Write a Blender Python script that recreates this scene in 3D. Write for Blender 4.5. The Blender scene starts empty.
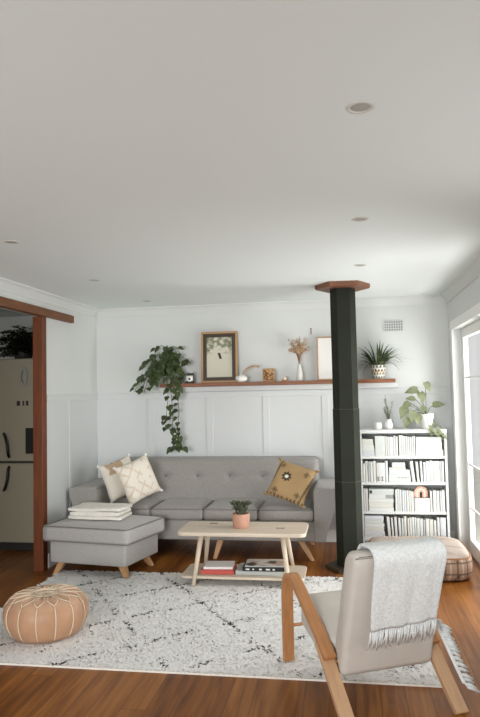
import bpy, bmesh, math, random
from math import sin, cos, pi, radians, atan, sqrt, tan, exp
from mathutils import Vector, Matrix, Euler, noise

random.seed(7)
scene = bpy.context.scene
COL = scene.collection

# ------------------------------------------------------------------ materials
def lin(c):
    def f(v):
        v /= 255.0
        return v / 12.92 if v <= 0.04045 else ((v + 0.055) / 1.055) ** 2.4
    return (f(c[0]), f(c[1]), f(c[2]), 1.0)

def M(name, rgb, rough=0.6, var=0.0, vscale=8.0, bump=0.0, bscale=120.0, metal=0.0, attr=False,
      stretch=None, spec=0.4, sheen=0.0, trans=0.0, bdist=0.004, emit=0.0):
    m = bpy.data.materials.new(name)
    m.use_nodes = True
    nt = m.node_tree
    b = nt.nodes['Principled BSDF']
    b.inputs['Roughness'].default_value = rough
    b.inputs['Metallic'].default_value = metal
    b.inputs['Specular IOR Level'].default_value = spec
    if sheen: b.inputs['Sheen Weight'].default_value = sheen
    if trans:
        b.inputs['Subsurface Weight'].default_value = trans
        b.inputs['Subsurface Radius'].default_value = (0.02, 0.02, 0.02)
    base = lin(rgb)
    b.inputs['Base Color'].default_value = base
    tc = nt.nodes.new('ShaderNodeTexCoord')
    src = tc.outputs['Object']
    if stretch:
        mp = nt.nodes.new('ShaderNodeMapping'); mp.inputs['Scale'].default_value = stretch
        nt.links.new(src, mp.inputs['Vector']); src = mp.outputs['Vector']
    csock = None
    if attr:
        a = nt.nodes.new('ShaderNodeAttribute'); a.attribute_name = 'Col'
        csock = a.outputs['Color']
    if var:
        n = nt.nodes.new('ShaderNodeTexNoise'); n.inputs['Scale'].default_value = vscale
        n.inputs['Detail'].default_value = 4
        nt.links.new(src, n.inputs['Vector'])
        mr = nt.nodes.new('ShaderNodeMapRange')
        mr.inputs['From Min'].default_value = 0.3; mr.inputs['From Max'].default_value = 0.7
        mr.inputs['To Min'].default_value = 1 - var; mr.inputs['To Max'].default_value = 1 + var
        nt.links.new(n.outputs['Fac'], mr.inputs['Value'])
        mx = nt.nodes.new('ShaderNodeMix'); mx.data_type = 'RGBA'; mx.blend_type = 'MULTIPLY'
        mx.inputs['Factor'].default_value = 1.0
        mx.inputs['A'].default_value = base
        if csock: nt.links.new(csock, mx.inputs['A'])
        nt.links.new(mr.outputs['Result'], mx.inputs['B'])
        csock = mx.outputs['Result']
    if csock: nt.links.new(csock, b.inputs['Base Color'])
    if emit:
        b.inputs['Emission Strength'].default_value = emit
        b.inputs['Emission Color'].default_value = base
    if bump:
        n2 = nt.nodes.new('ShaderNodeTexNoise'); n2.inputs['Scale'].default_value = bscale
        n2.inputs['Detail'].default_value = 3
        nt.links.new(src, n2.inputs['Vector'])
        bp = nt.nodes.new('ShaderNodeBump'); bp.inputs['Strength'].default_value = bump
        bp.inputs['Distance'].default_value = bdist
        nt.links.new(n2.outputs['Fac'], bp.inputs['Height'])
        nt.links.new(bp.outputs['Normal'], b.inputs['Normal'])
    return m

def floor_material():
    m = bpy.data.materials.new('pine_boards'); m.use_nodes = True
    nt = m.node_tree; b = nt.nodes['Principled BSDF']; L = nt.links.new
    N = lambda t: nt.nodes.new(t)
    def math(op, a, bb=None, c=None):
        n = N('ShaderNodeMath'); n.operation = op
        for i, v in enumerate((a, bb, c)):
            if v is None: continue
            if isinstance(v, (int, float)): n.inputs[i].default_value = v
            else: L(v, n.inputs[i])
        return n.outputs[0]
    g = N('ShaderNodeNewGeometry'); s = N('ShaderNodeSeparateXYZ'); L(g.outputs['Position'], s.inputs[0])
    X, Y = s.outputs[0], s.outputs[1]
    q = math('DIVIDE', X, 0.118); idx = math('FLOOR', q); fr = math('FRACT', q)
    wn = N('ShaderNodeTexWhiteNoise'); wn.noise_dimensions = '1D'; L(idx, wn.inputs['W'])
    q2 = math('DIVIDE', math('ADD', Y, math('MULTIPLY', wn.outputs['Value'], 5.0)), 2.6)
    i2 = math('FLOOR', q2); f2 = math('FRACT', q2)
    wn2 = N('ShaderNodeTexWhiteNoise'); wn2.noise_dimensions = '2D'
    cb = N('ShaderNodeCombineXYZ'); L(idx, cb.inputs[0]); L(i2, cb.inputs[1]); L(cb.outputs[0], wn2.inputs['Vector'])
    cg = N('ShaderNodeCombineXYZ')
    L(math('MULTIPLY', X, 26.0), cg.inputs[0]); L(math('MULTIPLY', Y, 1.6), cg.inputs[1]); L(math('MULTIPLY', wn2.outputs['Value'], 40.0), cg.inputs[2])
    gn = N('ShaderNodeTexNoise'); gn.inputs['Scale'].default_value = 1.0; gn.inputs['Detail'].default_value = 5; gn.inputs['Distortion'].default_value = 0.6
    L(cg.outputs[0], gn.inputs['Vector'])
    kn = N('ShaderNodeTexVoronoi'); kn.inputs['Scale'].default_value = 1.0
    ck = N('ShaderNodeCombineXYZ'); L(math('MULTIPLY', X, 5.0), ck.inputs[0]); L(math('MULTIPLY', Y, 2.2), ck.inputs[1]); L(ck.outputs[0], kn.inputs['Vector'])
    knot = math('SUBTRACT', 1.0, math('MINIMUM', math('MULTIPLY', kn.outputs['Distance'], 8.0), 1.0))
    t = math('ADD', math('MULTIPLY', math('SUBTRACT', gn.outputs['Fac'], 0.12), 1.05), math('MULTIPLY', wn2.outputs['Value'], 0.30))
    cr = N('ShaderNodeValToRGB'); L(t, cr.inputs[0])
    e = cr.color_ramp.elements
    e[0].position = 0.22; e[0].color = lin((84, 44, 14)); e[1].position = 0.86; e[1].color = lin((166, 108, 50))
    x = cr.color_ramp.elements.new(0.52); x.color = lin((130, 77, 28))
    gap = math('MAXIMUM', math('LESS_THAN', fr, 0.022), math('LESS_THAN', f2, 0.0016))
    dark = math('MINIMUM', math('ADD', math('MULTIPLY', gap, 0.75), math('MULTIPLY', knot, 0.6)), 0.85)
    mx = N('ShaderNodeMix'); mx.data_type = 'RGBA'; L(dark, mx.inputs['Factor'])
    L(cr.outputs[0], mx.inputs['A']); mx.inputs['B'].default_value = lin((52, 27, 14))
    L(mx.outputs['Result'], b.inputs['Base Color'])
    b.inputs['Roughness'].default_value = 0.40
    b.inputs['Specular IOR Level'].default_value = 0.32
    bp = N('ShaderNodeBump'); bp.inputs['Strength'].default_value = 0.25; bp.inputs['Distance'].default_value = 0.004
    L(math('SUBTRACT', math('MULTIPLY', gn.outputs['Fac'], 0.3), gap), bp.inputs['Height']); L(bp.outputs['Normal'], b.inputs['Normal'])
    return m

def glass_material():
    m = bpy.data.materials.new('clear_glass'); m.use_nodes = True
    nt = m.node_tree; nt.nodes.remove(nt.nodes['Principled BSDF'])
    o = nt.nodes['Material Output']
    t = nt.nodes.new('ShaderNodeBsdfTransparent'); g = nt.nodes.new('ShaderNodeBsdfGlossy')
    g.inputs['Roughness'].default_value = 0.02
    mx = nt.nodes.new('ShaderNodeMixShader'); mx.inputs[0].default_value = 0.06
    nt.links.new(t.outputs[0], mx.inputs[1]); nt.links.new(g.outputs[0], mx.inputs[2]); nt.links.new(mx.outputs[0], o.inputs[0])
    return m

m_floor = floor_material()
m_glass = glass_material()
def pile_material():
    m = bpy.data.materials.new('rug_wool'); m.use_nodes = True
    nt = m.node_tree; nt.nodes.remove(nt.nodes['Principled BSDF']); o = nt.nodes['Material Output']
    a = nt.nodes.new('ShaderNodeAttribute'); a.attribute_name = 'Col'
    d = nt.nodes.new('ShaderNodeBsdfDiffuse'); t = nt.nodes.new('ShaderNodeBsdfTranslucent'); mx = nt.nodes.new('ShaderNodeMixShader'); mx.inputs[0].default_value = 0.04
    nt.links.new(a.outputs['Color'], d.inputs['Color']); nt.links.new(a.outputs['Color'], t.inputs['Color'])
    nt.links.new(d.outputs[0], mx.inputs[1]); nt.links.new(t.outputs[0], mx.inputs[2]); nt.links.new(mx.outputs[0], o.inputs[0])
    return m
m_wall = M('matt_white_wall_paint', (214, 217, 214), 0.9, var=0.012, vscale=1.5)
m_panel = M('white_panelling_paint', (209, 212, 211), 0.6, var=0.01, vscale=2)
m_ceil = M('matt_ceiling_paint', (228, 234, 233), 0.95)
m_cornice = M('cornice_paint', (215, 218, 215), 0.9)
m_white = M('white_gloss_paint', (238, 238, 235), 0.45)
m_shelfwhite = M('white_bookcase_paint', (208, 211, 208), 0.5)
m_redwood = M('stained_red_timber', (108, 56, 26), 0.5, var=0.28, vscale=3, stretch=(30, 30, 1.5), bump=0.1, bscale=4)
m_redwood_beam = M('stained_red_beam', (112, 68, 36), 0.5, var=0.25, vscale=3, stretch=(30, 1.5, 30))
m_shelfwood = M('brown_shelf_timber', (128, 82, 54), 0.5, var=0.2, vscale=3, stretch=(1.5, 30, 30))
m_capwood = M('cap_timber', (122, 80, 56), 0.5, var=0.2, vscale=6)
m_post = M('black_post_paint', (41, 44, 36), 0.6, var=0.10, vscale=5, spec=0.12)
m_postring = M('grey_post_seam', (54, 56, 50), 0.5)
m_sofa = M('grey_sofa_weave', (151, 147, 142), 0.95, var=0.07, vscale=60, bump=0.25, bscale=500, sheen=0.2)
m_ottoman = M('grey_sofa_weave_lit', (176, 173, 169), 0.95, var=0.07, vscale=60, bump=0.25, bscale=500, sheen=0.2)  # sofa weave lightened, the extra light on the footstool is in the colour
m_piping = M('grey_piping', (132, 128, 122), 0.95)
m_button = M('grey_button', (135, 130, 124), 0.9)
m_leg = M('pale_oak_leg', (196, 152, 108), 0.5, var=0.12, vscale=4, stretch=(12, 12, 1))
m_table = M('pale_ash_table', (210, 195, 175), 0.45, var=0.10, vscale=3, stretch=(1.5, 22, 22), attr=False)
m_knot = M('dark_knot', (96, 74, 54), 0.6)
m_tableleg = M('pale_ash_leg', (214, 198, 176), 0.45, var=0.08, vscale=3, stretch=(20, 20, 1))
m_rugback = M('rug_backing', (228, 224, 214), 0.95)
m_pile = pile_material()
m_leather = M('tan_leather', (186, 136, 98), 0.5, var=0.10, vscale=9, bump=0.15, bscale=60, attr=True)
m_stitch = M('cream_stitching', (222, 204, 180), 0.8)
m_oak = M('bent_oak', (176, 124, 80), 0.42, var=0.14, vscale=2.5, stretch=(30, 4, 4))
m_oaklit = M('bent_oak_lit', (190, 152, 116), 0.42, var=0.10, vscale=2.5, stretch=(30, 4, 4))  # same oak, light falling on the rear legs put into the colour
m_canvas = M('cream_canvas', (199, 193, 184), 0.85, var=0.03, vscale=12, bump=0.12, bscale=40, bdist=0.006)
m_throw = M('white_knit', (227, 230, 229), 0.95, var=0.12, vscale=95, bump=0.9, bscale=140, bdist=0.006)
m_blanket = M('white_folded_cotton', (236, 233, 224), 0.95, var=0.05, vscale=30, bump=0.6, bscale=70, bdist=0.006)
m_cream = M('cream_cushion', (228, 217, 198), 0.95, attr=True, bump=0.6, bscale=90, bdist=0.006)
m_mustard = M('mustard_cushion', (168, 132, 82), 0.9, attr=True, bump=0.4, bscale=160)
m_tassel = M('mustard_tassel', (166, 136, 94), 0.95)
m_floorcush = M('kilim_floor_cushion', (170, 140, 118), 0.95, attr=True, bump=0.4, bscale=120)
m_terracotta = M('terracotta', (192, 148, 126), 0.75, var=0.08, vscale=20)
m_soil = M('potting_soil', (58, 44, 34), 1.0)
m_leafdark = M('dark_green_leaf', (68, 81, 50), 0.5, var=0.6, vscale=24, spec=0.3)
m_leafdeep = M('deep_green_leaf', (28, 38, 26), 0.55, var=0.3, vscale=14)
m_leaffern = M('fern_green', (74, 86, 54), 0.5, var=0.35, vscale=20)
m_leafpale = M('pale_sage_leaf', (124, 130, 98), 0.6, var=0.22, vscale=16)
m_leafsucc = M('succulent_leaf', (92, 98, 78), 0.5, var=0.3, vscale=40)
m_stem = M('green_stem', (88, 96, 58), 0.6)
m_twig = M('dry_brown_twig', (150, 112, 80), 0.8)
m_dry = M('dried_beige_flower', (198, 166, 132), 0.9, var=0.12, vscale=30)
m_ceramic = M('white_ceramic', (240, 238, 233), 0.35)
m_ceramic_grey = M('pale_grey_ceramic', (214, 212, 206), 0.4)
m_potpattern = M('patterned_pot', (230, 228, 215), 0.5, attr=True)
m_framewood = M('pale_frame_wood', (178, 140, 98), 0.5, var=0.1, vscale=5)
m_framedark = M('dark_frame', (62, 50, 34), 0.5)
m_art = M('print_paper', (220, 216, 200), 0.7, attr=True)
m_paper = M('white_print', (236, 234, 228), 0.7)
m_black = M('black_plastic', (26, 26, 25), 0.5)
m_blackmetal = M('black_handle', (22, 22, 22), 0.35)
m_fridge = M('grey_fridge_enamel', (164, 158, 138), 0.3)
m_fridgedark = M('dark_seal', (48, 46, 42), 0.6)
m_carved = M('carved_wood', (150, 106, 68), 0.7, attr=True)
m_wax = M('cream_wax', (232, 212, 190), 0.6)
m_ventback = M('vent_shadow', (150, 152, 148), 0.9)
m_page = M('book_pages', (198, 196, 188), 0.9, var=0.05, vscale=60, stretch=(60, 1, 60))
m_red = M('red_book_cover', (196, 84, 76), 0.5)
m_bookwhite = M('white_book_cover', (234, 233, 230), 0.5)
m_bookgrey = M('grey_book_cover', (186, 190, 186), 0.5)
m_magcover = M('magazine_cover', (205, 200, 190), 0.45, attr=True)
m_pink = M('dusty_pink', (206, 164, 146), 0.8)
m_pinklight = M('pale_pink', (226, 200, 184), 0.8)
m_ink = M('black_ink', (60, 60, 58), 0.8)
m_inkgrey = M('grey_ink', (150, 152, 148), 0.8)
m_lightring = M('downlight_ring', (206, 206, 200), 0.5)
m_lightlens = M('frosted_downlight', (168, 165, 158), 0.4)
m_hedge = M('sunlit_hedge', (168, 182, 150), 0.9, var=0.3, vscale=3)
m_paving = M('pale_paving', (214, 210, 200), 0.9, var=0.05, vscale=3)
BOOKCOLS = [M('book_spine_white', (204, 207, 203), 0.6), M('book_spine_cream', (203, 202, 194), 0.6),
            M('book_spine_cool', (199, 203, 205), 0.6), M('book_spine_green', (196, 201, 195), 0.6),
            M('book_spine_grey', (172, 175, 172), 0.6)]
BOOKWORD = ['white', 'cream', 'bluish white', 'pale greenish', 'grey']

# ------------------------------------------------------------------ object helpers
def obj(name, bm, mat, parent=None, smooth=False, loc=None, rot=None, mats=None):
    me = bpy.data.meshes.new(name)
    bm.to_mesh(me); bm.free()
    o = bpy.data.objects.new(name, me)
    COL.objects.link(o)
    for mm in (mats or [mat]): me.materials.append(mm)
    if smooth:
        for p in me.polygons: p.use_smooth = True
    if parent: o.parent = parent
    if loc is not None: o.location = loc
    if rot is not None: o.rotation_euler = rot
    return o

def tag(o, label, cat, group=None, kind=None):
    o['label'] = label
    if cat: o['category'] = cat
    if group: o['group'] = group
    if kind: o['kind'] = kind
    return o

def thing(name, label, cat, loc=(0, 0, 0), rotz=0.0, group=None):
    o = bpy.data.objects.new(name, None); COL.objects.link(o)
    o.empty_display_size = 0.1
    o.location = loc; o.rotation_euler = (0, 0, rotz)
    return tag(o, label, cat, group)

def struct(name, bm, mat, parent=None, label=None, smooth=False):
    o = obj(name, bm, mat, parent, smooth)
    if parent is None: o['kind'] = 'structure'
    if label: o['label'] = label
    return o

def copy_tree(o, parent=None):
    c = o.copy(); COL.objects.link(c)
    if parent: c.parent = parent
    for ch in list(o.children): copy_tree(ch, c)
    return c

def bx(bm, x0, x1, y0, y1, z0, z1, bev=0.0, seg=2, mi=0):
    vs = [bm.verts.new(p) for p in ((x0, y0, z0), (x1, y0, z0), (x1, y1, z0), (x0, y1, z0), (x0, y0, z1), (x1, y0, z1), (x1, y1, z1), (x0, y1, z1))]
    fs = [bm.faces.new([vs[i] for i in f]) for f in ((3, 2, 1, 0), (4, 5, 6, 7), (0, 1, 5, 4), (1, 2, 6, 5), (2, 3, 7, 6), (3, 0, 4, 7))]
    for f in fs: f.material_index = mi
    if bev:
        es = list({e for f in fs for e in f.edges})
        r = bmesh.ops.bevel(bm, geom=es, offset=bev, segments=seg, profile=0.6, affect='EDGES')
        for f in r['faces']: f.material_index = mi
    return fs

def B(x0, x1, y0, y1, z0, z1, bev=0.0, seg=2):
    bm = bmesh.new(); bx(bm, x0, x1, y0, y1, z0, z1, bev, seg); return bm

def hexa(bm, low, high, bev=0.0, seg=2):
    """low, high: four points each, counter-clockwise from above."""
    vs = [bm.verts.new(p) for p in list(low) + list(high)]
    fs = [bm.faces.new([vs[i] for i in f]) for f in ((3, 2, 1, 0), (4, 5, 6, 7), (0, 1, 5, 4), (1, 2, 6, 5), (2, 3, 7, 6), (3, 0, 4, 7))]
    if bev:
        bmesh.ops.bevel(bm, geom=list({e for f in fs for e in f.edges}), offset=bev, segments=seg, profile=0.6, affect='EDGES')

def frame_of(d):
    d = Vector(d).normalized()
    a = Vector((0, 0, 1)) if abs(d.z) < 0.9 else Vector((1, 0, 0))
    u = d.cross(a).normalized(); return d, u, u.cross(d).normalized()

def tube(bm, pts, radii, seg=8, cap=True):
    pts = [Vector(p) for p in pts]
    if isinstance(radii, (int, float)): radii = [radii] * len(pts)
    rings = []; pu = None
    for i, p in enumerate(pts):
        d = (pts[min(i + 1, len(pts) - 1)] - pts[max(i - 1, 0)])
        d, u, w = frame_of(d)
        if pu is not None:
            u = (pu - d * pu.dot(d)).normalized(); w = u.cross(d)
        pu = u
        rings.append([bm.verts.new(p + (u * cos(2 * pi * k / seg) + w * sin(2 * pi * k / seg)) * radii[i]) for k in range(seg)])
    for a, b in zip(rings, rings[1:]):
        for k in range(seg):
            bm.faces.new((a[k], b[k], b[(k + 1) % seg], a[(k + 1) % seg]))
    if cap:
        bm.faces.new(rings[0]); bm.faces.new(list(reversed(rings[-1])))

def lathe(bm, prof, seg=24, c=(0, 0, 0)):
    rings = []
    for r, z in prof:
        if r < 1e-5: rings.append([bm.verts.new((c[0], c[1], c[2] + z))])
        else: rings.append([bm.verts.new((c[0] + r * cos(2 * pi * k / seg), c[1] + r * sin(2 * pi * k / seg), c[2] + z)) for k in range(seg)])
    for a, b in zip(rings, rings[1:]):
        for k in range(seg):
            k2 = (k + 1) % seg
            if len(a) == 1 and len(b) == 1: continue
            if len(a) == 1: bm.faces.new((a[0], b[k2], b[k]))
            elif len(b) == 1: bm.faces.new((a[k], a[k2], b[0]))
            else: bm.faces.new((a[k], a[k2], b[k2], b[k]))
    return rings

def Lt(prof, seg=24, c=(0, 0, 0)):
    bm = bmesh.new(); lathe(bm, prof, seg, c); return bm

def prism(bm, poly, axis, a0, a1, bev=0.0, seg=2):
    """poly of 2D points extruded along axis: 'x' -> (y,z), 'y' -> (x,z), 'z' -> (x,y)."""
    def P(p, a):
        return {'x': (a, p[0], p[1]), 'y': (p[0], a, p[1]), 'z': (p[0], p[1], a)}[axis]
    v0 = [bm.verts.new(P(p, a0)) for p in poly]; v1 = [bm.verts.new(P(p, a1)) for p in poly]
    n = len(poly)
    fs = [bm.faces.new(v0), bm.faces.new(list(reversed(v1)))]
    for i in range(n): fs.append(bm.faces.new((v0[i], v1[i], v1[(i + 1) % n], v0[(i + 1) % n])))
    bmesh.ops.recalc_face_normals(bm, faces=fs)
    if bev:
        bmesh.ops.bevel(bm, geom=list({e for f in fs for e in f.edges}), offset=bev, segments=seg, profile=0.6, affect='EDGES')

def smooth_path(pts, n=8):
    pts = [Vector(p) for p in pts]; out = []
    for i in range(len(pts) - 1):
        p0 = pts[max(i - 1, 0)]; p1 = pts[i]; p2 = pts[i + 1]; p3 = pts[min(i + 2, len(pts) - 1)]
        for k in range(n):
            t = k / n
            out.append(0.5 * ((2 * p1) + (p2 - p0) * t + (2 * p0 - 5 * p1 + 4 * p2 - p3) * t * t + (3 * p1 - p0 - 3 * p2 + p3) * t ** 3))
    out.append(pts[-1]); return out

def colour(o, fn):
    me = o.data
    a = me.color_attributes.new('Col', 'FLOAT_COLOR', 'POINT')
    for i, v in enumerate(me.vertices):
        a.data[i].color = lin(fn(v.co))

def wob(p, s, k):
    return noise.noise(Vector(p) * s + Vector((k * 7.3, k * 3.1, k)))

def pillow_bm(w, h, t, n=22, pinch=0.07):
    bm = bmesh.new(); grid = {}
    for side in (1, -1):
        for i in range(n + 1):
            for j in range(n + 1):
                a = -1 + 2 * i / n; b = -1 + 2 * j / n
                edge = i in (0, n) or j in (0, n)
                if edge and side == -1: grid[(side, i, j)] = grid[(1, i, j)]; continue
                x = w / 2 * a * (1 - pinch * (1 - b * b)); y = h / 2 * b * (1 - pinch * (1 - a * a))
                z = side * t / 2 * (max(0, (1 - a ** 4)) * max(0, (1 - b ** 4))) ** 0.55
                if not edge: z += side * 0.012 * wob((x, y, side), 9, w)
                grid[(side, i, j)] = bm.verts.new((x, y, z))
    for side in (1, -1):
        for i in range(n):
            for j in range(n):
                f = [grid[(side, i, j)], grid[(side, i + 1, j)], grid[(side, i + 1, j + 1)], grid[(side, i, j + 1)]]
                bm.faces.new(f if side == 1 else list(reversed(f)))
    return bm

def leaf(bm, base, d, up, L, W, fold=0.25, droop=0.15, heart=True):
    """one leaf blade from base along d, up roughly the upper side."""
    d = Vector(d).normalized(); up = Vector(up)
    s = d.cross(up)
    if s.length < 1e-3: s = d.cross(Vector((1, 0, 0.3)))
    s.normalize(); n = s.cross(d).normalized(); base = Vector(base)
    prof = ((0.0, 0.0), (0.06, 0.62), (0.22, 1.0), (0.48, 0.86), (0.75, 0.45), (1.0, 0.0)) if heart else ((0.0, 0.1), (0.12, 0.5), (0.35, 0.95), (0.6, 0.9), (0.85, 0.45), (1.0, 0.0))
    mid = []; lf = []; rt = []
    for t, w in prof:
        c = base + d * (t * L) - n * (droop * L * t * t)
        off = -0.12 * L if (heart and t == 0.06) else 0
        mid.append(bm.verts.new(c))
        lf.append(bm.verts.new(c + s * (w * W / 2) + n * (fold * w * W / 2) + d * off))
        rt.append(bm.verts.new(c - s * (w * W / 2) + n * (fold * w * W / 2) + d * off))
    for k in range(len(prof) - 1):
        for a in (lf, rt):
            q = [mid[k], mid[k + 1], a[k + 1], a[k]]
            bm.faces.new(q if a is rt else list(reversed(q)))

def blade(bm, base, d0, L, W, droop, n=6, tip=0.1):
    p = Vector(base); d = Vector(d0).normalized(); side = d.cross(Vector((0, 0, 1)))
    if side.length < 1e-3: side = Vector((1, 0, 0))
    side.normalize(); pl = pr = None
    for k in range(n + 1):
        t = k / n; w = W * (0.55 + 0.9 * t if t < 0.4 else (1 - t) * 1.5 + 0.02) / 2
        a = bm.verts.new(p + side * w); b = bm.verts.new(p - side * w)
        if pl: bm.faces.new((pl, a, b, pr))
        pl, pr = a, b
        d = (d + Vector((0, 0, -droop / n * (0.4 + 1.4 * t)))).normalized(); p = p + d * (L / n)

def ribbon(bm, path, u0, u1, th):
    """path of (v,z) -> strip of thickness th, u from u0 to u1 (u=x, v=y)."""
    n = len(path); rows = []
    for i, (v, z) in enumerate(path):
        a = path[max(i - 1, 0)]; b = path[min(i + 1, n - 1)]
        tx, tz = b[0] - a[0], b[1] - a[1]; l = sqrt(tx * tx + tz * tz) or 1
        nv, nz = -tz / l * th / 2, tx / l * th / 2
        rows.append([bm.verts.new(q) for q in ((u0, v + nv, z + nz), (u1, v + nv, z + nz), (u1, v - nv, z - nz), (u0, v - nv, z - nz))])
    for a, b in zip(rows, rows[1:]):
        for k in range(4): bm.faces.new((a[k], a[(k + 1) % 4], b[(k + 1) % 4], b[k]))
    bm.faces.new(list(reversed(rows[0]))); bm.faces.new(rows[-1])
    bmesh.ops.recalc_face_normals(bm, faces=bm.faces[:])
    es = [e for e in bm.edges if len(e.link_faces) == 2 and e.calc_face_angle(0) > 0.9]
    bmesh.ops.bevel(bm, geom=es, offset=th * 0.16, segments=2, profile=0.6, affect='EDGES')

# ------------------------------------------------------------------ camera
F = 640.0
yaw = atan(105 / F); pitch = atan(33 / F); roll = radians(1.2)
cd = bpy.data.cameras.new('camera'); cam = bpy.data.objects.new('camera', cd); COL.objects.link(cam)
cd.sensor_fit = 'AUTO'; cd.sensor_width = 36.0; cd.lens = F / 717 * 36.0
fwd = Vector((-sin(yaw) * cos(pitch), cos(yaw) * cos(pitch), sin(pitch)))
r0 = Vector((cos(yaw), sin(yaw), 0)); u0 = r0.cross(fwd)
RR = r0 * cos(roll) - u0 * sin(roll); UU = u0 * cos(roll) + r0 * sin(roll)
cam.matrix_world = Matrix(((RR.x, UU.x, -fwd.x, 0), (RR.y, UU.y, -fwd.y, 0), (RR.z, UU.z, -fwd.z, 1.44), (0, 0, 0, 1)))
cd.clip_start = 0.05
scene.camera = cam

# ------------------------------------------------------------------ setting
LX, RX, BY, FY, H = -2.5, 0.96, 6.2, -1.6, 2.30
struct('floor', B(-4.8, RX + 0.12, FY - 0.1, 6.5, -0.1, 0.0), m_floor)
struct('ceiling', B(-4.8, RX + 0.12, FY - 0.1, 6.5, H, H + 0.1), m_ceil)
struct('wall_back', B(LX - 0.12, RX + 0.12, BY, BY + 0.12, 0, H), m_wall)
# left wall: solid by the back, header over the wide opening, solid again near the front
bm = bmesh.new()
bx(bm, LX - 0.1, LX, 5.075, BY, 0, H); bx(bm, LX - 0.1, LX, 2.2, 5.075, 2.12, H); bx(bm, LX - 0.1, LX, FY, 2.2, 0, H)
struct('wall_left', bm, m_wall)
# right wall with a glazed door by the back corner and, nearer the camera, an unseen long window added for light
DY0, DY1, DZ = 3.9, 5.92, 1.95
WY0, WY1, WZ0, WZ1 = 0.5, 3.3, 0.55, 1.95
bm = bmesh.new()
bx(bm, RX, RX + 0.12, DY1, BY, 0, H); bx(bm, RX, RX + 0.12, DY0, DY1, DZ, H)
bx(bm, RX, RX + 0.12, WY1, DY0, 0, H)
bx(bm, RX, RX + 0.12, WY0, WY1, 0, WZ0); bx(bm, RX, RX + 0.12, WY0, WY1, WZ1, H)
bx(bm, RX, RX + 0.12, FY, WY0, 0, H)
struct('wall_right', bm, m_wall)
# front wall behind the camera, with a broad window
bm = bmesh.new()
bx(bm, -4.8, -2.6, FY - 0.1, FY, 0, H); bx(bm, -0.3, RX + 0.12, FY - 0.1, FY, 0, H)
bx(bm, -2.6, -0.3, FY - 0.1, FY, 0, 0.45); bx(bm, -2.6, -0.3, FY - 0.1, FY, 2.1, H)
struct('wall_front', bm, m_wall)
# kitchen beyond the opening
struct('wall_kitchen_back', B(-4.8, LX - 0.12, 6.4, 6.5, 0, H), m_wall)
struct('wall_kitchen_left', B(-4.8, -4.7, FY - 0.1, 6.4, 0, H), m_wall)

# glazed door (structure) with frame, stiles and panes
d = struct('door_1', (lambda b: (bx(b, RX - 0.015, RX + 0.001, DY1, DY1 + 0.08, 0, DZ + 0.08, 0.004), bx(b, RX - 0.015, RX + 0.001, DY0 - 0.08, DY0, 0, DZ + 0.08, 0.004),
                               bx(b, RX - 0.015, RX + 0.001, DY0, DY1, DZ, DZ + 0.08, 0.004)) and b)(bmesh.new()), m_white, label='white architrave of the glazed door by the bookcase')
bm = bmesh.new()
GX = RX + 0.065
for y0, y1 in ((DY0, (DY0 + DY1) / 2), ((DY0 + DY1) / 2, DY1)):
    bx(bm, GX, GX + 0.04, y0, y0 + 0.08, 0.0, DZ, 0.004); bx(bm, GX, GX + 0.04, y1 - 0.08, y1, 0.0, DZ, 0.004)
    bx(bm, GX, GX + 0.04, y0 + 0.08, y1 - 0.08, 0.0, 0.12, 0.004); bx(bm, GX, GX + 0.04, y0 + 0.08, y1 - 0.08, DZ - 0.08, DZ, 0.004)
    for z in (0.39, 0.765, 1.52): bx(bm, GX + 0.012, GX + 0.028, y0 + 0.08, y1 - 0.08, z - 0.010, z + 0.010, 0.003)
obj('door_frame', bm, m_white, d)
for y0, y1 in ((DY0, (DY0 + DY1) / 2), ((DY0 + DY1) / 2, DY1)):
    obj('pane', B(GX + 0.017, GX + 0.023, y0 + 0.07, y1 - 0.07, 0.11, DZ - 0.07), m_glass, d)
w = struct('added_window_1', (lambda b: (bx(b, RX - 0.015, RX + 0.001, WY0 - 0.07, WY0, WZ0 - 0.07, WZ1 + 0.07, 0.004), bx(b, RX - 0.015, RX + 0.001, WY1, WY1 + 0.07, WZ0 - 0.07, WZ1 + 0.07, 0.004),
    bx(b, RX - 0.015, RX + 0.001, WY0, WY1, WZ1, WZ1 + 0.07, 0.004), bx(b, RX - 0.03, RX + 0.001, WY0, WY1, WZ0 - 0.05, WZ0, 0.004)) and b)(bmesh.new()), m_white)  # out of view, added to let light in
bm = bmesh.new()
for k in range(4):
    y = WY0 + (WY1 - WY0 - 0.05) * k / 3; bx(bm, GX, GX + 0.04, y, y + 0.05, WZ0, WZ1)
for z in (WZ0, WZ1 - 0.05): bx(bm, GX, GX + 0.04, WY0 + 0.05, WY1 - 0.05, z, z + 0.05)
obj('window_frame', bm, m_white, w)
obj('pane', B(GX + 0.017, GX + 0.023, WY0 + 0.04, WY1 - 0.04, WZ0 + 0.04, WZ1 - 0.04), m_glass, w)

# cornice, rails, battens, baseboards
def cornice(name, axis, a0, a1, base, sgn):
    bm = bmesh.new()
    poly = [(base, H), (base, H - 0.075), (base + sgn * 0.008, H - 0.075), (base + sgn * 0.02, H - 0.055), (base + sgn * 0.045, H - 0.022), (base + sgn * 0.07, H - 0.008), (base + sgn * 0.07, H)]
    prism(bm, poly, axis, a0, a1); struct(name, bm, m_cornice)
cornice('trim_1', 'x', LX, RX, BY, -1)
cornice('trim_2', 'y', FY, BY - 0.07, LX, 1)
cornice('trim_3', 'y', FY, BY - 0.07, RX, -1)
bm = bmesh.new(); bx(bm, LX, RX, BY - 0.011, BY, 1.385, 1.445, 0.004)
struct('trim_4', bm, m_panel, label='white dado rail along the back wall')
bm = bmesh.new(); bx(bm, LX, LX + 0.010, 5.08, BY - 0.011, 1.385, 1.445, 0.004)
struct('trim_5', bm, m_panel, label='white dado rail along the side wall by the timber post')
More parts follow.
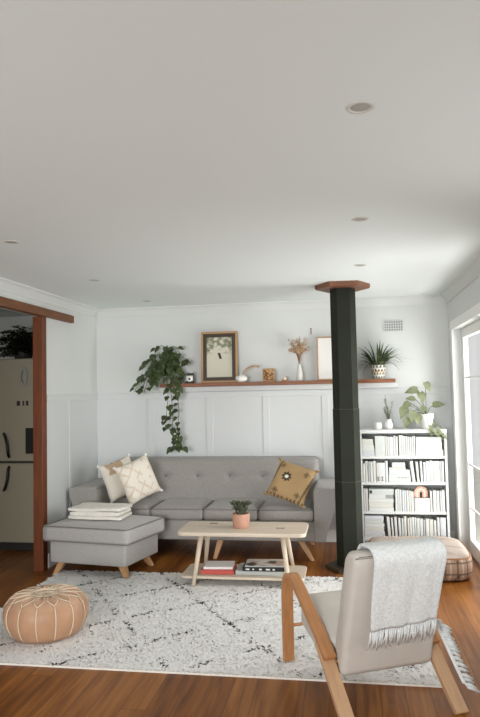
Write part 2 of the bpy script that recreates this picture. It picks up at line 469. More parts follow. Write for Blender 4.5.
for k, x in enumerate((-1.93, -1.33, -0.77, -0.2, 0.4)):
    struct('trim_%d' % (6 + k), B(x - 0.032, x + 0.032, BY - 0.013, BY, 0.12, 1.385, 0.003), m_panel)
for k, y in enumerate((5.55,)):
    struct('trim_%d' % (11 + k), B(LX, LX + 0.009, y - 0.03, y + 0.03, 0.12, 1.385, 0.003), m_panel)
struct('trim_13', B(LX + 0.001, RX, BY - 0.006, BY, 0.12, 1.385), m_panel)
struct('trim_14', B(LX, LX + 0.005, 5.08, BY - 0.006, 0.12, 1.385), m_panel)
struct('baseboard_back', B(LX + 0.014, RX - 0.016, BY - 0.018, BY, 0, 0.12, 0.004), m_white)
struct('baseboard_left', B(LX, LX + 0.014, 5.08, BY, 0, 0.12, 0.004), m_white)
struct('baseboard_right', B(RX - 0.014, RX, WY0, DY0 - 0.08, 0, 0.12, 0.004), m_white)
# timber opening: post and beam
struct('trim_15', B(-2.572, -2.486, 4.985, 5.062, 0, 2.104, 0.004), m_redwood, label='reddish timber post at the end of the kitchen opening')
struct('trim_16', B(-2.53, -2.466, 2.2, 5.58, 2.104, 2.172, 0.004), m_redwood_beam, label='reddish timber beam over the kitchen opening')
# outside: paving and hedge seen through the glass
struct('ground_outside', B(RX + 0.12, 8, -4, 12, -0.12, -0.02), m_paving)
bm = bmesh.new()
for i in range(26):
    y = 3 + i * 0.34; lathe(bm, [(0, 0), (0.35, 0.2), (0.45, 0.7), (0.36, 1.25), (0.15, 1.55 + random.uniform(0, .3)), (0, 1.7)], 9, (4.2 + random.uniform(-.15, .15), y, -0.02))
h = obj('hedge', bm, m_hedge, smooth=True); tag(h, 'pale sunlit hedge outside beyond the glazed door', 'hedge', kind='stuff')

# ------------------------------------------------------------------ ceiling fittings
DL = [((0.068, 1.95), 'round recessed downlight, largest and nearest on the ceiling'),
      ((0.096, 3.261), 'round recessed downlight, middle of the row above the armchair'),
      ((0.122, 4.486), 'round recessed downlight just in front of the black post cap'),
      ((-1.82, 3.282), 'round recessed downlight at the edge of the view above the pouf'),
      ((-1.837, 4.537), 'round recessed downlight near the timber beam end'),
      ((-1.803, 5.709), 'tiny recessed downlight close to the cornice above the trailing plant')]
first = None
for (x, y), lab in DL:
    if first is None:
        t = first = thing('downlight', lab, 'ceiling light', (x, y, H), 0, 'recessed downlights')
        obj('trim_ring', Lt([(0.030, 0.0), (0.031, -0.003), (0.038, -0.004), (0.043, -0.002), (0.044, 0.0)], 28), m_lightring, t, True)
        obj('lamp', Lt([(0.0301, -0.0005), (0.026, -0.002), (0.022, -0.0022), (0.0, -0.003)], 28), m_lightlens, t, True)
    else:
        t = copy_tree(first); t.location = (x, y, H); t['label'] = lab

# wall vent
v = thing('wall_vent', 'small white grille vent high on the back wall above the fern', 'vent', (0.46, BY, 2.03))
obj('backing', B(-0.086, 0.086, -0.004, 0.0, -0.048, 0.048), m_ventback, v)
bm = bmesh.new()
for i in range(9):
    x = -0.09 + i * 0.1755 / 8; bx(bm, x, x + 0.0065 + 0.003 * (i in (0, 8)), -0.010, -0.002, -0.052, 0.052)
for j in range(5):
    z = -0.052 + j * 0.0975 / 4; bx(bm, -0.09, 0.0925, -0.011, -0.003, z, z + 0.0065)
obj('grille', bm, m_panel, v)
hk = thing('picture_hook', 'tiny brown picture hook on the bare wall above the dried flowers', 'hook', (-0.315, BY, 2.02))
bm = bmesh.new(); tube(bm, [(0, 0, 0.012), (0, -0.012, 0.012)], 0.006, 8)
obj('nail', bm, m_twig, hk, True)
bm = bmesh.new(); tube(bm, [(0, -0.002, 0.008), (0, -0.003, -0.03), (0, -0.013, -0.038), (0, -0.016, -0.026)], 0.004, 6)
obj('hook', bm, m_twig, hk, True)

# ------------------------------------------------------------------ hexagonal post
def hexring(r, z, rot=0.0):
    return [(r * cos(pi / 3 * k + rot), r * sin(pi / 3 * k + rot), z) for k in range(6)]
def hexprism(bm, prof, rot=0.0):
    rings = [[bm.verts.new(p) for p in hexring(r, z, rot)] for r, z in prof]
    for a, b in zip(rings, rings[1:]):
        for k in range(6): bm.faces.new((a[k], a[(k + 1) % 6], b[(k + 1) % 6], b[k]))
    bm.faces.new(list(reversed(rings[0]))); bm.faces.new(rings[-1])
p = thing('post', 'black six-sided floor-to-ceiling post with timber cap between sofa and bookcase', 'post', (-0.004, 5.3, 0))
bm = bmesh.new(); hexprism(bm, [(0.107, 0.03), (0.107, 0.44), (0.107, 1.28), (0.103, 1.282), (0.103, 2.262)], 0.05); obj('shaft', bm, m_post, p)
for z in (0.70, 1.28):
    bm = bmesh.new(); hexprism(bm, [(0.1075, z - 0.003), (0.109, z - 0.001), (0.109, z + 0.001), (0.1075, z + 0.003)], 0.05); obj('seam', bm, m_postring, p)
bm = bmesh.new(); hexprism(bm, [(0.215, 2.262), (0.225, 2.272), (0.225, 2.3)], 0.06); obj('cap', bm, m_capwood, p)
bm = bmesh.new(); hexprism(bm, [(0.20, 0.0), (0.20, 0.025), (0.19, 0.032)], 0.06); obj('base_plate', bm, m_framedark, p)

# ------------------------------------------------------------------ rug
RX0, RX1, RY0, RY1 = -2.33, 0.43, 3.26, 5.0
rug = thing('shag_rug', 'white shaggy wool rug with thin dark diamond lines under the coffee table', 'rug', (0, 0, 0))
obj('backing', B(RX0, RX1, RY0, RY1, 0.0, 0.010), m_rugback, rug)
def rug_dark(x, y):
    # slanted lattice of thin broken dark lines
    a = -0.65 * x + 0.76 * y - 3.06; b = 0.81 * x + 0.586 * y - 1.154
    a += 0.022 * wob((x, y, 0), 6, 1); b += 0.022 * wob((x, y, 0), 6, 2)
    da = abs((a / 0.44 + 0.5) % 1 - 0.5) * 0.44; db = abs((b / 0.555 + 0.5) % 1 - 0.5) * 0.555
    return min(da, db) < 0.006 and wob((x, y, 0), 9, 5) > -0.10
verts = []; faces = []; cols = []
step = 0.0105
ny = int((RY1 - RY0) / step); nx = int((RX1 - RX0) / step)
rnd = random.Random(3)
white = lin((253, 253, 251)); white2 = lin((248, 247, 244)); dk = lin((62, 58, 58)); dk2 = lin((116, 110, 108))
for i in range(nx):
    for j in range(ny):
        x = RX0 + (i + rnd.random()) * step; y = RY0 + (j + rnd.random()) * step
        an = rnd.random() * 6.283; hgt = 0.006 + 0.005 * rnd.random(); le = 0.014 + 0.012 * rnd.random()
        wd = 0.0065 + 0.003 * rnd.random()
        clump = noise.noise(Vector((x * 16, y * 16, 0.3)))
        an = an * 0.8 + clump * 3.0; hgt *= 1 + 0.35 * clump
        c, s = cos(an), sin(an); px, py = -s * wd, c * wd
        k = len(verts)
        verts += [(x - px, y - py, 0.008), (x + px, y + py, 0.008), (x + c * le * .5 + px * .9, y + s * le * .5 + py * .9, 0.008 + hgt * .75),
                  (x + c * le * .5 - px * .9, y + s * le * .5 - py * .9, 0.008 + hgt * .75), (x + c * le * 1.3, y + s * le * 1.3, 0.008 + hgt)]
        faces += [(k + 3, k + 2, k + 1, k), (k + 4, k + 2, k + 3)]
        if rug_dark(x, y): cc = dk if rnd.random() < 0.7 else dk2
        else:
            q = rnd.random() * 0.7 + 0.3 * (0.5 - clump); cc = tuple(white[n] * (1 - q) + white2[n] * q for n in range(4))
        cols += [cc] * 5
me = bpy.data.meshes.new('pile'); me.from_pydata(verts, [], faces); me.materials.append(m_pile)
for p_ in me.polygons: p_.use_smooth = True
me.normals_split_custom_set_from_vertices([Vector((0.25 * (rnd.random() - .5), 0.25 * (rnd.random() - .5), 1)).normalized() for _ in verts])
at = me.color_attributes.new('Col', 'FLOAT_COLOR', 'POINT')
at.data.foreach_set('color', [x for c in cols for x in c])
o = bpy.data.objects.new('pile', me); COL.objects.link(o); o.parent = rug; o['kind'] = 'stuff'
RZ = 0.022      # height at which things rest in the pile

# ------------------------------------------------------------------ sofa
S = thing('sofa', 'long grey fabric sofa with buttoned back against the panelled wall', 'sofa', (-1.25, 5.78, 0))
def so(x): return x + 1.25
def sy(y): return y - 5.78
obj('base', B(so(-2.24), so(-0.27), sy(5.46), sy(6.1), 0.165, 0.335, 0.02, 3), m_sofa, S, True)
def cushion_bm(x0, x1, y0, y1, z0, z1, puff, n=14):
    bm = bmesh.new(); bx(bm, x0, x1, y0, y1, z0, z1)
    bmesh.ops.subdivide_edges(bm, edges=bm.edges[:], cuts=n, use_grid_fill=True)
    cx, cy, cz = (x0 + x1) / 2, (y0 + y1) / 2, (z0 + z1) / 2; hx, hy, hz = (x1 - x0) / 2, (y1 - y0) / 2, (z1 - z0) / 2
    for vv in bm.verts:
        a, b, c = (vv.co.x - cx) / hx, (vv.co.y - cy) / hy, (vv.co.z - cz) / hz
        e = (1 - a ** 4) * (1 - b ** 4)
        vv.co.z += c * puff * e
        r = 0.028
        # round the vertical and horizontal rims
        for (i, h_) in ((0, hx), (1, hy)):
            t = (a, b)[i]; k = max(0, abs(c) - (1 - r / hz)) / (r / hz); k2 = max(0, abs(t) - (1 - r / h_)) / (r / h_)
            if k > 0 and k2 > 0.99: vv.co[i] -= (1 if t > 0 else -1) * r * (1 - sqrt(max(0, 1 - k * k)))
        vv.co.y += -0.006 * (b < -0.99) * (1 - a ** 4) * (1 - c * c)
        vv.co.z += 0.004 * wob(vv.co, 5, 3) * e
    return bm
def rim(x0, x1, y0, y1, z, r=0.005, c=0.02):
    bm = bmesh.new()
    pts = []
    for cx, cy, a0 in ((x1 - c, y0 + c, -90), (x1 - c, y1 - c, 0), (x0 + c, y1 - c, 90), (x0 + c, y0 + c, 180)):
        for k in range(4): a = radians(a0 + 30 * k); pts.append((cx + c * cos(a), cy + c * sin(a), z))
    pts.append(pts[0]); tube(bm, pts, r, 6, False); return bm
xs = [-2.19, -1.72, -1.245, -0.77, -0.295]
for a, b in zip(xs, xs[1:]):
    cu = obj('seat_cushion', cushion_bm(so(a) + 0.004, so(b) - 0.004, sy(5.44), sy(5.95), 0.337, 0.438, 0.022), m_sofa, S, True)
    obj('piping', rim(so(a) + 0.006, so(b) - 0.006, sy(5.442), sy(5.948), 0.432), m_piping, cu, True)
# backrest, leaning, with a row of button dimples
bm = bmesh.new(); nx_, nz_ = 96, 34
tufts = [(-1.25 + (k - 2.5) * 0.31 , 0.655) for k in range(6)]
bw0, bw1 = -2.20, -0.265
def back_pt(a, c):
    x = bw0 + (bw1 - bw0) * a; z = 0.36 + 0.455 * c
    y = 5.885 + 0.10 * c
    return x, y, z
fg = {}
for i in range(nx_ + 1):
    for j in range(nz_ + 1):
        a, c = i / nx_, j / nz_; x, y, z = back_pt(a, c)
        ex = min(a, 1 - a) * (bw1 - bw0); ez = (1 - c) * 0.455; r = 0.05
        kx = max(0, 1 - ex / r); kz = max(0, 1 - ez / r)
        y += r * (1 - sqrt(max(0, 1 - min(1, kx * kx + kz * kz))))
        if kx > 0 and kz > 0 and kx * kx + kz * kz > 1:
            q = sqrt(kx * kx + kz * kz); x += (1 if a < .5 else -1) * r * (kx - kx / q); z -= r * (kz - kz / q)
        for tx, tz in tufts:
            dd = sqrt((x - tx) ** 2 + (z - tz) ** 2); y += 0.024 * exp(-(dd / 0.035) ** 2) + 0.008 * exp(-abs(z - tz) / 0.02) * exp(-((abs(x - tx) - 0.05) / 0.05) ** 2)
        y -= 0.012 * sin(pi * c)
        fg[i, j] = bm.verts.new((so(x), sy(y), z))
bk = {}
for i in range(nx_ + 1):
    for j in range(nz_ + 1):
        if i in (0, nx_) or j in (0, nz_):
            v_ = fg[i, j].co; bk[i, j] = bm.verts.new((v_.x, sy(6.13), v_.z))
for i in range(nx_):
    for j in range(nz_): bm.faces.new((fg[i, j], fg[i + 1, j], fg[i + 1, j + 1], fg[i, j + 1]))
for i in range(nx_):
    bm.faces.new((fg[i, nz_], fg[i + 1, nz_], bk[i + 1, nz_], bk[i, nz_])); bm.faces.new((fg[i + 1, 0], fg[i, 0], bk[i, 0], bk[i + 1, 0]))
for j in range(nz_):
    bm.faces.new((fg[0, j], fg[0, j + 1], bk[0, j + 1], bk[0, j])); bm.faces.new((fg[nx_, j + 1], fg[nx_, j], bk[nx_, j], bk[nx_, j + 1]))
loop = [bk[i, 0] for i in range(nx_ + 1)] + [bk[nx_, j] for j in range(1, nz_ + 1)] + [bk[i, nz_] for i in range(nx_ - 1, -1, -1)] + [bk[0, j] for j in range(nz_ - 1, 0, -1)]
bm.faces.new(list(reversed(loop)))
br = obj('backrest', bm, m_sofa, S, True)
for tx, tz in tufts:
    obj('button', Lt([(0.0, 0.006), (0.008, 0.005), (0.013, 0.0), (0.010, -0.004), (0, -0.005)], 12), m_button, br, True,
        (so(tx), sy(5.885 + 0.10 * (tz - 0.36) / 0.455 + 0.008), tz), (pi / 2, 0, 0))
# flared arms: wide on top, narrow below
def arm_bm(inner, s, wide=1.0, straight=0.0):
    bm = bmesh.new(); n = 10
    prof = [(0.0, 0.17), (0.09, 0.17), (0.125, 0.30), (0.175, 0.46), (0.21, 0.585), (0.205, 0.60), (0.19, 0.612), (0.02, 0.618), (0.004, 0.61), (0.0, 0.595)]
    poly = [(so(inner) + s * (max(x, straight) if x > 0.05 else x) * wide, z) for x, z in prof]
    prism(bm, poly, 'y', sy(5.43), sy(6.10), 0.012, 3); return bm
obj('arm', arm_bm(-0.293, 1), m_sofa, S, True)
obj('arm', arm_bm(-2.205, -1, 1.25, 0.185), m_sofa, S, True)
def angled_leg(x, y, dx, dy, z1, w0=0.058, w1=0.034):
    bm = bmesh.new(); f = lambda cx, cy, w, z: [(cx - w / 2, cy - w / 2, z), (cx + w / 2, cy - w / 2, z), (cx + w / 2, cy + w / 2, z), (cx - w / 2, cy + w / 2, z)]
    hexa(bm, f(x + dx, y + dy, w1, 0.0), f(x, y, w0, z1), 0.004, 1); return bm
for x, dx in ((-0.42, 0.10), (-1.11, -0.05), (-2.12, -0.06)):
    obj('leg', angled_leg(so(x), sy(5.56), dx, -0.05, 0.168), m_leg, S)
for x, dx in ((-0.42, 0.08), (-2.12, -0.06)):
    obj('leg', angled_leg(so(x), sy(6.02), dx, 0.04, 0.168), m_leg, S)

# ------------------------------------------------------------------ ottoman
O = thing('ottoman', 'grey fabric footstool with thick seat pad and oak legs, in front of the sofa', 'ottoman', (-2.01, 5.095, 0), radians(-9))
obj('base', B(-0.345, 0.335, -0.25, 0.245, 0.100, 0.272, 0.02, 3), m_ottoman, O, True)
cu = obj('seat_cushion', cushion_bm(-0.385, 0.375, -0.282, 0.265, 0.273, 0.398, 0.02), m_ottoman, O, True)
obj('piping', rim(-0.383, 0.373, -0.28, 0.263, 0.393), m_piping, cu, True)
obj('piping', rim(-0.383, 0.373, -0.28, 0.263, 0.279), m_piping, cu, True)
for x, dx, y, dy, zb in ((-0.26, -0.05, -0.18, -0.04, 0), (0.27, 0.06, -0.18, -0.04, RZ), (0.27, 0.06, 0.17, 0.04, 0), (-0.26, -0.04, 0.17, 0.04, 0)):
    bm = angled_leg(x, y, dx, dy, 0.108, 0.06, 0.04)
    for v_ in bm.verts:
        if v_.co.z < 0.02: v_.co.z += zb
    obj('leg', bm, m_leg, O)

for o_ in [c_ for c_ in O.children if c_.name.startswith(('base', 'seat_cushion'))] + [g_ for c_ in O.children for g_ in c_.children]:
    for v_ in o_.data.vertices: v_.co.x += 0.10 * (v_.co.y + 0.28) * max(0, v_.co.x) / 0.37
# folded blanket
bm = bmesh.new()
for k, (z0, z1, g) in enumerate(((0, 0.036, 0.0), (0.034, 0.068, -0.014), (0.066, 0.100, -0.004))):
    q = bmesh.new(); bx(q, -0.235 - g, 0.235 + g, -0.14 - g, 0.14 + g, z0, z1)
    bmesh.ops.subdivide_edges(q, edges=q.edges[:], cuts=9, use_grid_fill=True)
    for v_ in q.verts:
        a, b = v_.co.x / 0.235, v_.co.y / 0.14
        mid = (z0 + z1) / 2; c = (v_.co.z - mid) / (z1 - z0) * 2
        e = max(abs(a), abs(b))
        if e > 0.93: v_.co.z = mid + (v_.co.z - mid) * 0.6
        v_.co.x += 0.022 * wob((v_.co.x, v_.co.y, k), 9, 1); v_.co.y += 0.020 * wob((v_.co.x, v_.co.y, k), 9, 2)
        v_.co.z += 0.010 * wob((v_.co.x, v_.co.y, 0), 8, k) * (0.4 + z1 * 8) if v_.co.z > 0.004 else 0
    me_ = bpy.data.meshes.new('tmp'); q.to_mesh(me_); q.free(); bm.from_mesh(me_); bpy.data.meshes.remove(me_)
o = obj('folded_blanket', bm, m_blanket, None, True, (-2.04, 5.12, 0.420), (0, 0, radians(-4)))
sub = o.modifiers.new('s', 'SUBSURF'); sub.levels = sub.render_levels = 1
tag(o, 'white cotton blanket folded flat on the grey footstool', 'blanket')

# ------------------------------------------------------------------ cushions
def stand(o, loc, face, lean, spin):
    """face: turn about z of a cushion facing -y; lean back; spin in its own plane."""
    m = Matrix.Rotation(face, 4, 'Z') @ Matrix.Rotation(pi / 2 - lean, 4, 'X') @ Matrix.Rotation(spin, 4, 'Z')
    o.matrix_world = Matrix.Translation(loc) @ m
def cream_col(seed):
    def f(c):
        a, b = c.x * 1, c.y * 1
        l = abs(((a + b) * 9 + 0.2 * wob(c, 8, seed)) % 1 - 0.5) < 0.1 or abs(((a - b) * 9) % 1 - 0.5) < 0.1
        return (216, 201, 180) if l and wob(c, 14, seed) > -0.1 else (233, 225, 211)
    return f
c1 = obj('cushion', pillow_bm(0.35, 0.35, 0.13, 26), m_cream, None, True); colour(c1, lambda c: (190, 165, 135) if c.y > 0.06 and abs(c.x) < .12 and wob(c, 9, 4) > -0.1 else (235, 228, 214))
stand(c1, (-2.065, 5.66, 0.667), radians(50), radians(16), radians(14))
tag(c1, 'cream tufted cushion against the sofa arm, behind the patterned cream cushion', 'cushion', 'cream cushions on the sofa')
c2 = obj('cushion', pillow_bm(0.365, 0.365, 0.13, 40), m_cream, None, True); colour(c2, cream_col(2))
stand(c2, (-1.86, 5.56, 0.670), radians(50), radians(18), radians(16))
tag(c2, 'cream cushion with faint beige diamond pattern, in front at the sofa corner', 'cushion', 'cream cushions on the sofa')
for cc, w_ in ((c1, 0.175), (c2, 0.182)):
    for sx in (-1, 1):
        for sz in (-1, 1):
            bm = bmesh.new(); lathe(bm, [(0, -0.012), (0.012, -0.006), (0.015, 0.002), (0.01, 0.012), (0, 0.014)], 8); obj('corner_tuft', bm, m_blanket, cc, True, (sx * w_ * 0.98, sz * w_ * 0.98, 0))
def must_col(c):
    x, y = c.x, c.y
    d = abs(x + 0.02) + abs(y - 0.01); r = sqrt((x + .045) ** 2 + (y - .02) ** 2) * 1.15
    an = math.atan2(y - .02, x + .045)
    if r < 0.018: return (235, 230, 215)
    if r < 0.030 + 0.022 * abs(cos(an * 4)): return (66, 58, 46)
    for cx, cy in ((0.11, 0.09), (-0.10, -0.12), (0.10, -0.11), (-0.11, 0.11)):
        ax, ay = abs(x - cx), abs(y - cy)
        if (ax < 0.005 and ay < 0.03) or (ay < 0.005 and ax < 0.03) or abs(ax - ay) < 0.004 and ax < 0.02: return (112, 92, 64)
    if abs(abs(x - y * 0.15) - 0.155) < 0.007: return (104, 86, 60)
    if abs(y + 0.155) < 0.008 and int(x * 60) % 2: return (104, 86, 60)
    return (172, 143, 102)
c3 = obj('cushion', pillow_bm(0.345, 0.345, 0.12, 72, 0.05), m_mustard, None, True); colour(c3, must_col)
stand(c3, (-0.482, 5.53, 0.650), radians(-4), radians(31), radians(-19))
tag(c3, 'mustard cushion with dark star motif leaning on the sofa arm by the post', 'cushion')
for sx, sz in ((-1, -1), (1, 1), (1, -1), (-1, 1)):
    bm = bmesh.new()
    tube(bm, [(0, 0, 0), (sx * 0.014, sz * 0.008, 0.004), (sx * 0.034, sz * 0.008 + 0.004, 0.012)], [0.010, 0.013, 0.006], 7); obj('tassel', bm, m_tassel, c3, True, (sx * 0.161, sz * 0.161, 0))

# ------------------------------------------------------------------ coffee table
TX0, TX1, TY0, TY1, TZ = -1.275, -0.315, 4.66, 5.08, 0.408
T = thing('coffee_table', 'pale ash coffee table with splayed legs and lower shelf on the rug', 'table', ((TX0 + TX1) / 2, (TY0 + TY1) / 2, RZ - 0.004))
hx, hy = (TX1 - TX0) / 2, (TY1 - TY0) / 2
bm = bmesh.new(); pl = []
for cx, cy, a0 in ((hx - 0.05, -hy + 0.05, -90), (hx - 0.05, hy - 0.05, 0), (-hx + 0.05, hy - 0.05, 90), (-hx + 0.05, -hy + 0.05, 180)):
    for k in range(6): a = radians(a0 + 18 * k); pl.append((cx + 0.05 * cos(a), cy + 0.05 * sin(a)))
tz = TZ - RZ + 0.004
prism(bm, pl, 'z', tz - 0.028, tz, 0.006, 2); top = obj('table_top', bm, m_table, T)
for x, y in ((0.28, -0.02), (-0.26, 0.12)):
    bm = bmesh.new(); vs = [bm.verts.new((x + 0.034 * cos(a), y + 0.016 * sin(a) + 0.005 * sin(3 * a), tz + 0.0006)) for a in [2 * pi * k / 14 for k in range(14)]]; bm.faces.new(vs); obj('wood_knot', bm, m_knot, top)
bm = bmesh.new(); pl2 = [(x * 0.96, y * 0.86) for x, y in pl]; sz_ = 0.064
prism(bm, pl2, 'z', sz_ - 0.018, sz_, 0.004, 2); obj('lower_shelf', bm, m_table, T)
for sx in (-1, 1):
    for s_ in (-1, 1):
        bm = bmesh.new(); tube(bm, [(sx * 0.305, s_ * (hy - 0.085), tz - 0.028), (sx * 0.355, s_ * (hy - 0.01), 0.0)], [0.020, 0.014], 14)
        obj('leg', bm, m_tableleg, T, True)
shelfz = RZ - 0.004 + sz_ + 0.0012
# pot with succulent on the table
def plant_root(name, lab, cat, loc): return thing(name, lab, cat, loc)
P = thing('potted_succulent', 'small dark succulent in a terracotta pot on the coffee table', 'plant', (-0.815, 4.86, TZ))
obj('pot', Lt([(0, 0.0), (0.056, 0.0), (0.060, 0.006), (0.066, 0.055), (0.067, 0.105), (0.062, 0.108), (0.058, 0.103), (0.056, 0.09), (0, 0.088)], 32), m_terracotta, P, True)
obj('soil', Lt([(0.057, 0.089), (0.03, 0.093), (0, 0.095)], 20), m_soil, P, True)
bm = bmesh.new(); rnd = random.Random(5)
for r_ in range(9):
    cx, cy = rnd.uniform(-.058, .058), rnd.uniform(-.045, .045); cz = rnd.uniform(0.115, 0.165)
    tube(bm, [(cx * .5, cy * .5, 0.09), (cx, cy, cz)], [0.005, 0.004], 5)
    for k in range(11):
        a = k * 2.4 + r_; e = 0.15 + k * 0.11
        leaf(bm, (cx, cy, cz), (cos(a) * cos(e), sin(a) * cos(e), sin(e)), (0, 0, 1), 0.058 * (1 - k * .03), 0.027, 0.3, -0.2, False)
obj('leaves', bm, m_leafsucc, P, True)

# books on the lower shelf
def flat_book(name, lab, loc, rotz, w, dpt, th, cover, page=m_page, group=None, topcol=None):
    t = thing(name, lab, 'book', loc, rotz, group)
    bm = bmesh.new(); bx(bm, -w / 2, w / 2, -dpt / 2, dpt / 2, 0, 0.003, 0.001, 1); bx(bm, -w / 2, w / 2, -dpt / 2, dpt / 2, th - 0.003, th, 0.001, 1)
    bx(bm, -w / 2, w / 2, -dpt / 2, -dpt / 2 + 0.004, 0.003, th - 0.003)
    obj('cover', bm, cover, t)
    obj('pages', B(-w / 2 + 0.004, w / 2 - 0.004, -dpt / 2 + 0.004, dpt / 2 - 0.005, 0.003, th - 0.003), page, t)
    if topcol:
        n = 24; bm = bmesh.new(); g = [[bm.verts.new((-w / 2 + 0.002 + (w - .004) * i / n, -dpt / 2 + 0.002 + (dpt - .004) * j / n, th + 0.0005)) for j in range(n + 1)] for i in range(n + 1)]
        for i in range(n):
            for j in range(n): bm.faces.new((g[i][j], g[i + 1][j], g[i + 1][j + 1], g[i][j + 1]))
        o = obj('cover_photo', bm, m_magcover, t); colour(o, topcol)
    return t
flat_book('book', 'thick red book lying flat on the lower shelf of the coffee table', (-0.99, 4.85, shelfz), radians(2), 0.25, 0.20, 0.030, m_red, group='books under the table')
flat_book('book', 'white paperback lying on top of the red book under the table', (-0.988, 4.855, shelfz + 0.031), radians(4), 0.22, 0.175, 0.018, m_bookwhite, group='books under the table')
flat_book('book', 'large pale grey book, lowest of the stack under the table', (-0.675, 4.86, shelfz), radians(-1), 0.34, 0.22, 0.030, m_bookgrey, group='books under the table')
def magtop(c):
    if c.y > 0.05: return (196, 188, 180)
    k = wob(c, 14, 3)
    return (70, 62, 56) if k > 0.22 else (176, 154, 136) if k > 0 else (206, 200, 194)
t = flat_book('book', 'black edged book in the middle of the stack under the table', (-0.64, 4.85, shelfz + 0.031), radians(1), 0.31, 0.215, 0.028, m_black, group='books under the table')
bm = bmesh.new()
bm.free()
for k in range(5): obj('letter', B(-0.13 + k * 0.05, -0.13 + k * 0.05 + (0.028, 0.012, 0.02, 0.03, 0.016)[k], -0.1085, -0.1076, 0.009, 0.019), m_paper, t)
flat_book('magazine', 'glossy photo magazine on top of the stack under the table', (-0.635, 4.85, shelfz + 0.060), radians(3), 0.29, 0.20, 0.008, m_bookgrey, group='books under the table', topcol=magtop)['category'] = 'magazine'

# ------------------------------------------------------------------ leather pouf
PO = thing('leather_pouf', 'round tan leather pouf with cream stitching at the corner of the rug', 'pouf', (-1.815, 3.675, RZ - 0.004))
prof = [(0, 0.0), (0.17, 0.0), (0.215, 0.012), (0.248, 0.05), (0.268, 0.10), (0.276, 0.14), (0.275, 0.18), (0.264, 0.22), (0.236, 0.254), (0.19, 0.273), (0.135, 0.280), (0.085, 0.276), (0.06, 0.272), (0.03, 0.270), (0, 0.270)]
NS = 14
prof = [(r * 0.90, z * 0.86) for r, z in prof]
def pouf_r(i, r, z, a):
    dent = 0.007 * (0.5 + 0.5 * cos(NS * a)) ** 6 if z > 0.02 else 0
    return max(0, r - dent * min(1, r * 8))
bm = bmesh.new(); rings = lathe(bm, prof, NS * 8)
for i, rg in enumerate(rings):
    for v_ in rg:
        r = sqrt(v_.co.x ** 2 + v_.co.y ** 2)
        if r > 1e-4:
            a = math.atan2(v_.co.y, v_.co.x); k = pouf_r(i, r, v_.co.z, a) / r
            v_.co.x *= k; v_.co.y *= k
            if prof[i][1] > 0.215: v_.co.z -= 0.006 * (0.5 + 0.5 * cos(NS * a)) ** 6
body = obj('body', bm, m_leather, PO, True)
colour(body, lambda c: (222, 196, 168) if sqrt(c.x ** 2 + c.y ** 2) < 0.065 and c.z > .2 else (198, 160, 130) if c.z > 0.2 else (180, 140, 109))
for k in range(NS):
    a = 2 * pi * k / NS; bm = bmesh.new()
    pts = [((r - 0.004) * cos(a), (r - 0.004) * sin(a), z) for r, z in prof[2:9]]
    tube(bm, pts, 0.0035, 5)
    # forked petals over the shoulder
    for s_ in (-1, 1):
        tube(bm, [(r * .9 * cos(a + s_ * da), r * .9 * sin(a + s_ * da), z * .86 + .0005) for r, z, da in ((0.238, 0.253, 0.0), (0.216, 0.266, 0.10), (0.185, 0.2755, 0.19), (0.14, 0.280, 0.16), (0.088, 0.278, 0.06))], 0.003, 5)
    obj('stitching', bm, m_stitch, body, True)
bm = bmesh.new()
for r, z in ((0.080, 0.239), (0.066, 0.237)): tube(bm, [(r * cos(2 * pi * k / 40), r * sin(2 * pi * k / 40), z) for k in range(41)], 0.004, 6)
obj('stitching', bm, m_stitch, body, True)
bm = bmesh.new()
for k in range(14):
    a = 2 * pi * k / 14; tube(bm, [(0.015 * cos(a), 0.015 * sin(a), 0.234), (0.06 * cos(a), 0.06 * sin(a), 0.2355)], 0.003, 5)
obj('stitching', bm, m_stitch, body, True)

# ------------------------------------------------------------------ armchair
A = thing('armchair', 'low bentwood lounge chair with cream canvas pads seen from behind', 'armchair', (-0.323, 3.41, 0), radians(26))
UW = 0.535; SW = 0.06
arm_path = [(0.035, 0.02), (0.035, 0.16), (0.035, 0.33), (0.026, 0.415), (-0.005, 0.468), (-0.055, 0.482), (-0.11, 0.462), (-0.25, 0.385), (-0.40, 0.298), (-0.50, 0.235)]
ap = [(q.x, q.y) for q in smooth_path([(a, b, 0) for a, b in arm_path], 6)]
leg_path = [(-0.40, 0.272), (-0.46, 0.225), (-0.53, 0.16), (-0.70, 0.0)]
lp = [(q.x, q.y) for q in smooth_path([(a, b, 0) for a, b in leg_path], 6)]
for u in (0.0, UW):
    bm = bmesh.new(); ribbon(bm, ap, u - SW / 2, u + SW / 2, 0.024); obj('arm', bm, m_oak, A, False)
    bm = bmesh.new(); ribbon(bm, lp, u - SW / 2 - 0.002, u + SW / 2 + 0.002, 0.026); obj('leg', bm, m_oaklit, A, False)
def slab(name, poly, u0, u1, bev=0.022):
    bm = bmesh.new(); prism(bm, poly, 'x', u0, u1); 
    bmesh.ops.bevel(bm, geom=bm.edges[:], offset=bev, segments=4, profile=0.5, affect='EDGES')
    return obj(name, bm, m_canvas, A, True)
pu0, pu1 = 0.036, UW - 0.036
slab('seat', [(-0.05, 0.235), (-0.062, 0.385), (-0.10, 0.395), (-0.44, 0.295), (-0.46, 0.17), (-0.44, 0.13)], pu0, pu1)
slab('backrest', [(-0.46, 0.28), (-0.50, 0.155), (-0.545, 0.165), (-0.575, 0.30), (-0.705, 0.70), (-0.688, 0.738), (-0.62, 0.738), (-0.588, 0.70)], pu0, pu1, 0.026)
for z, v_ in ((0.207, -0.476), (0.20, 0.033)):
    bm = bmesh.new(); tube(bm, [(0.0, v_, z), (UW, v_, z)], 0.009, 12); obj('cross_rail', bm, m_oak, A, True)

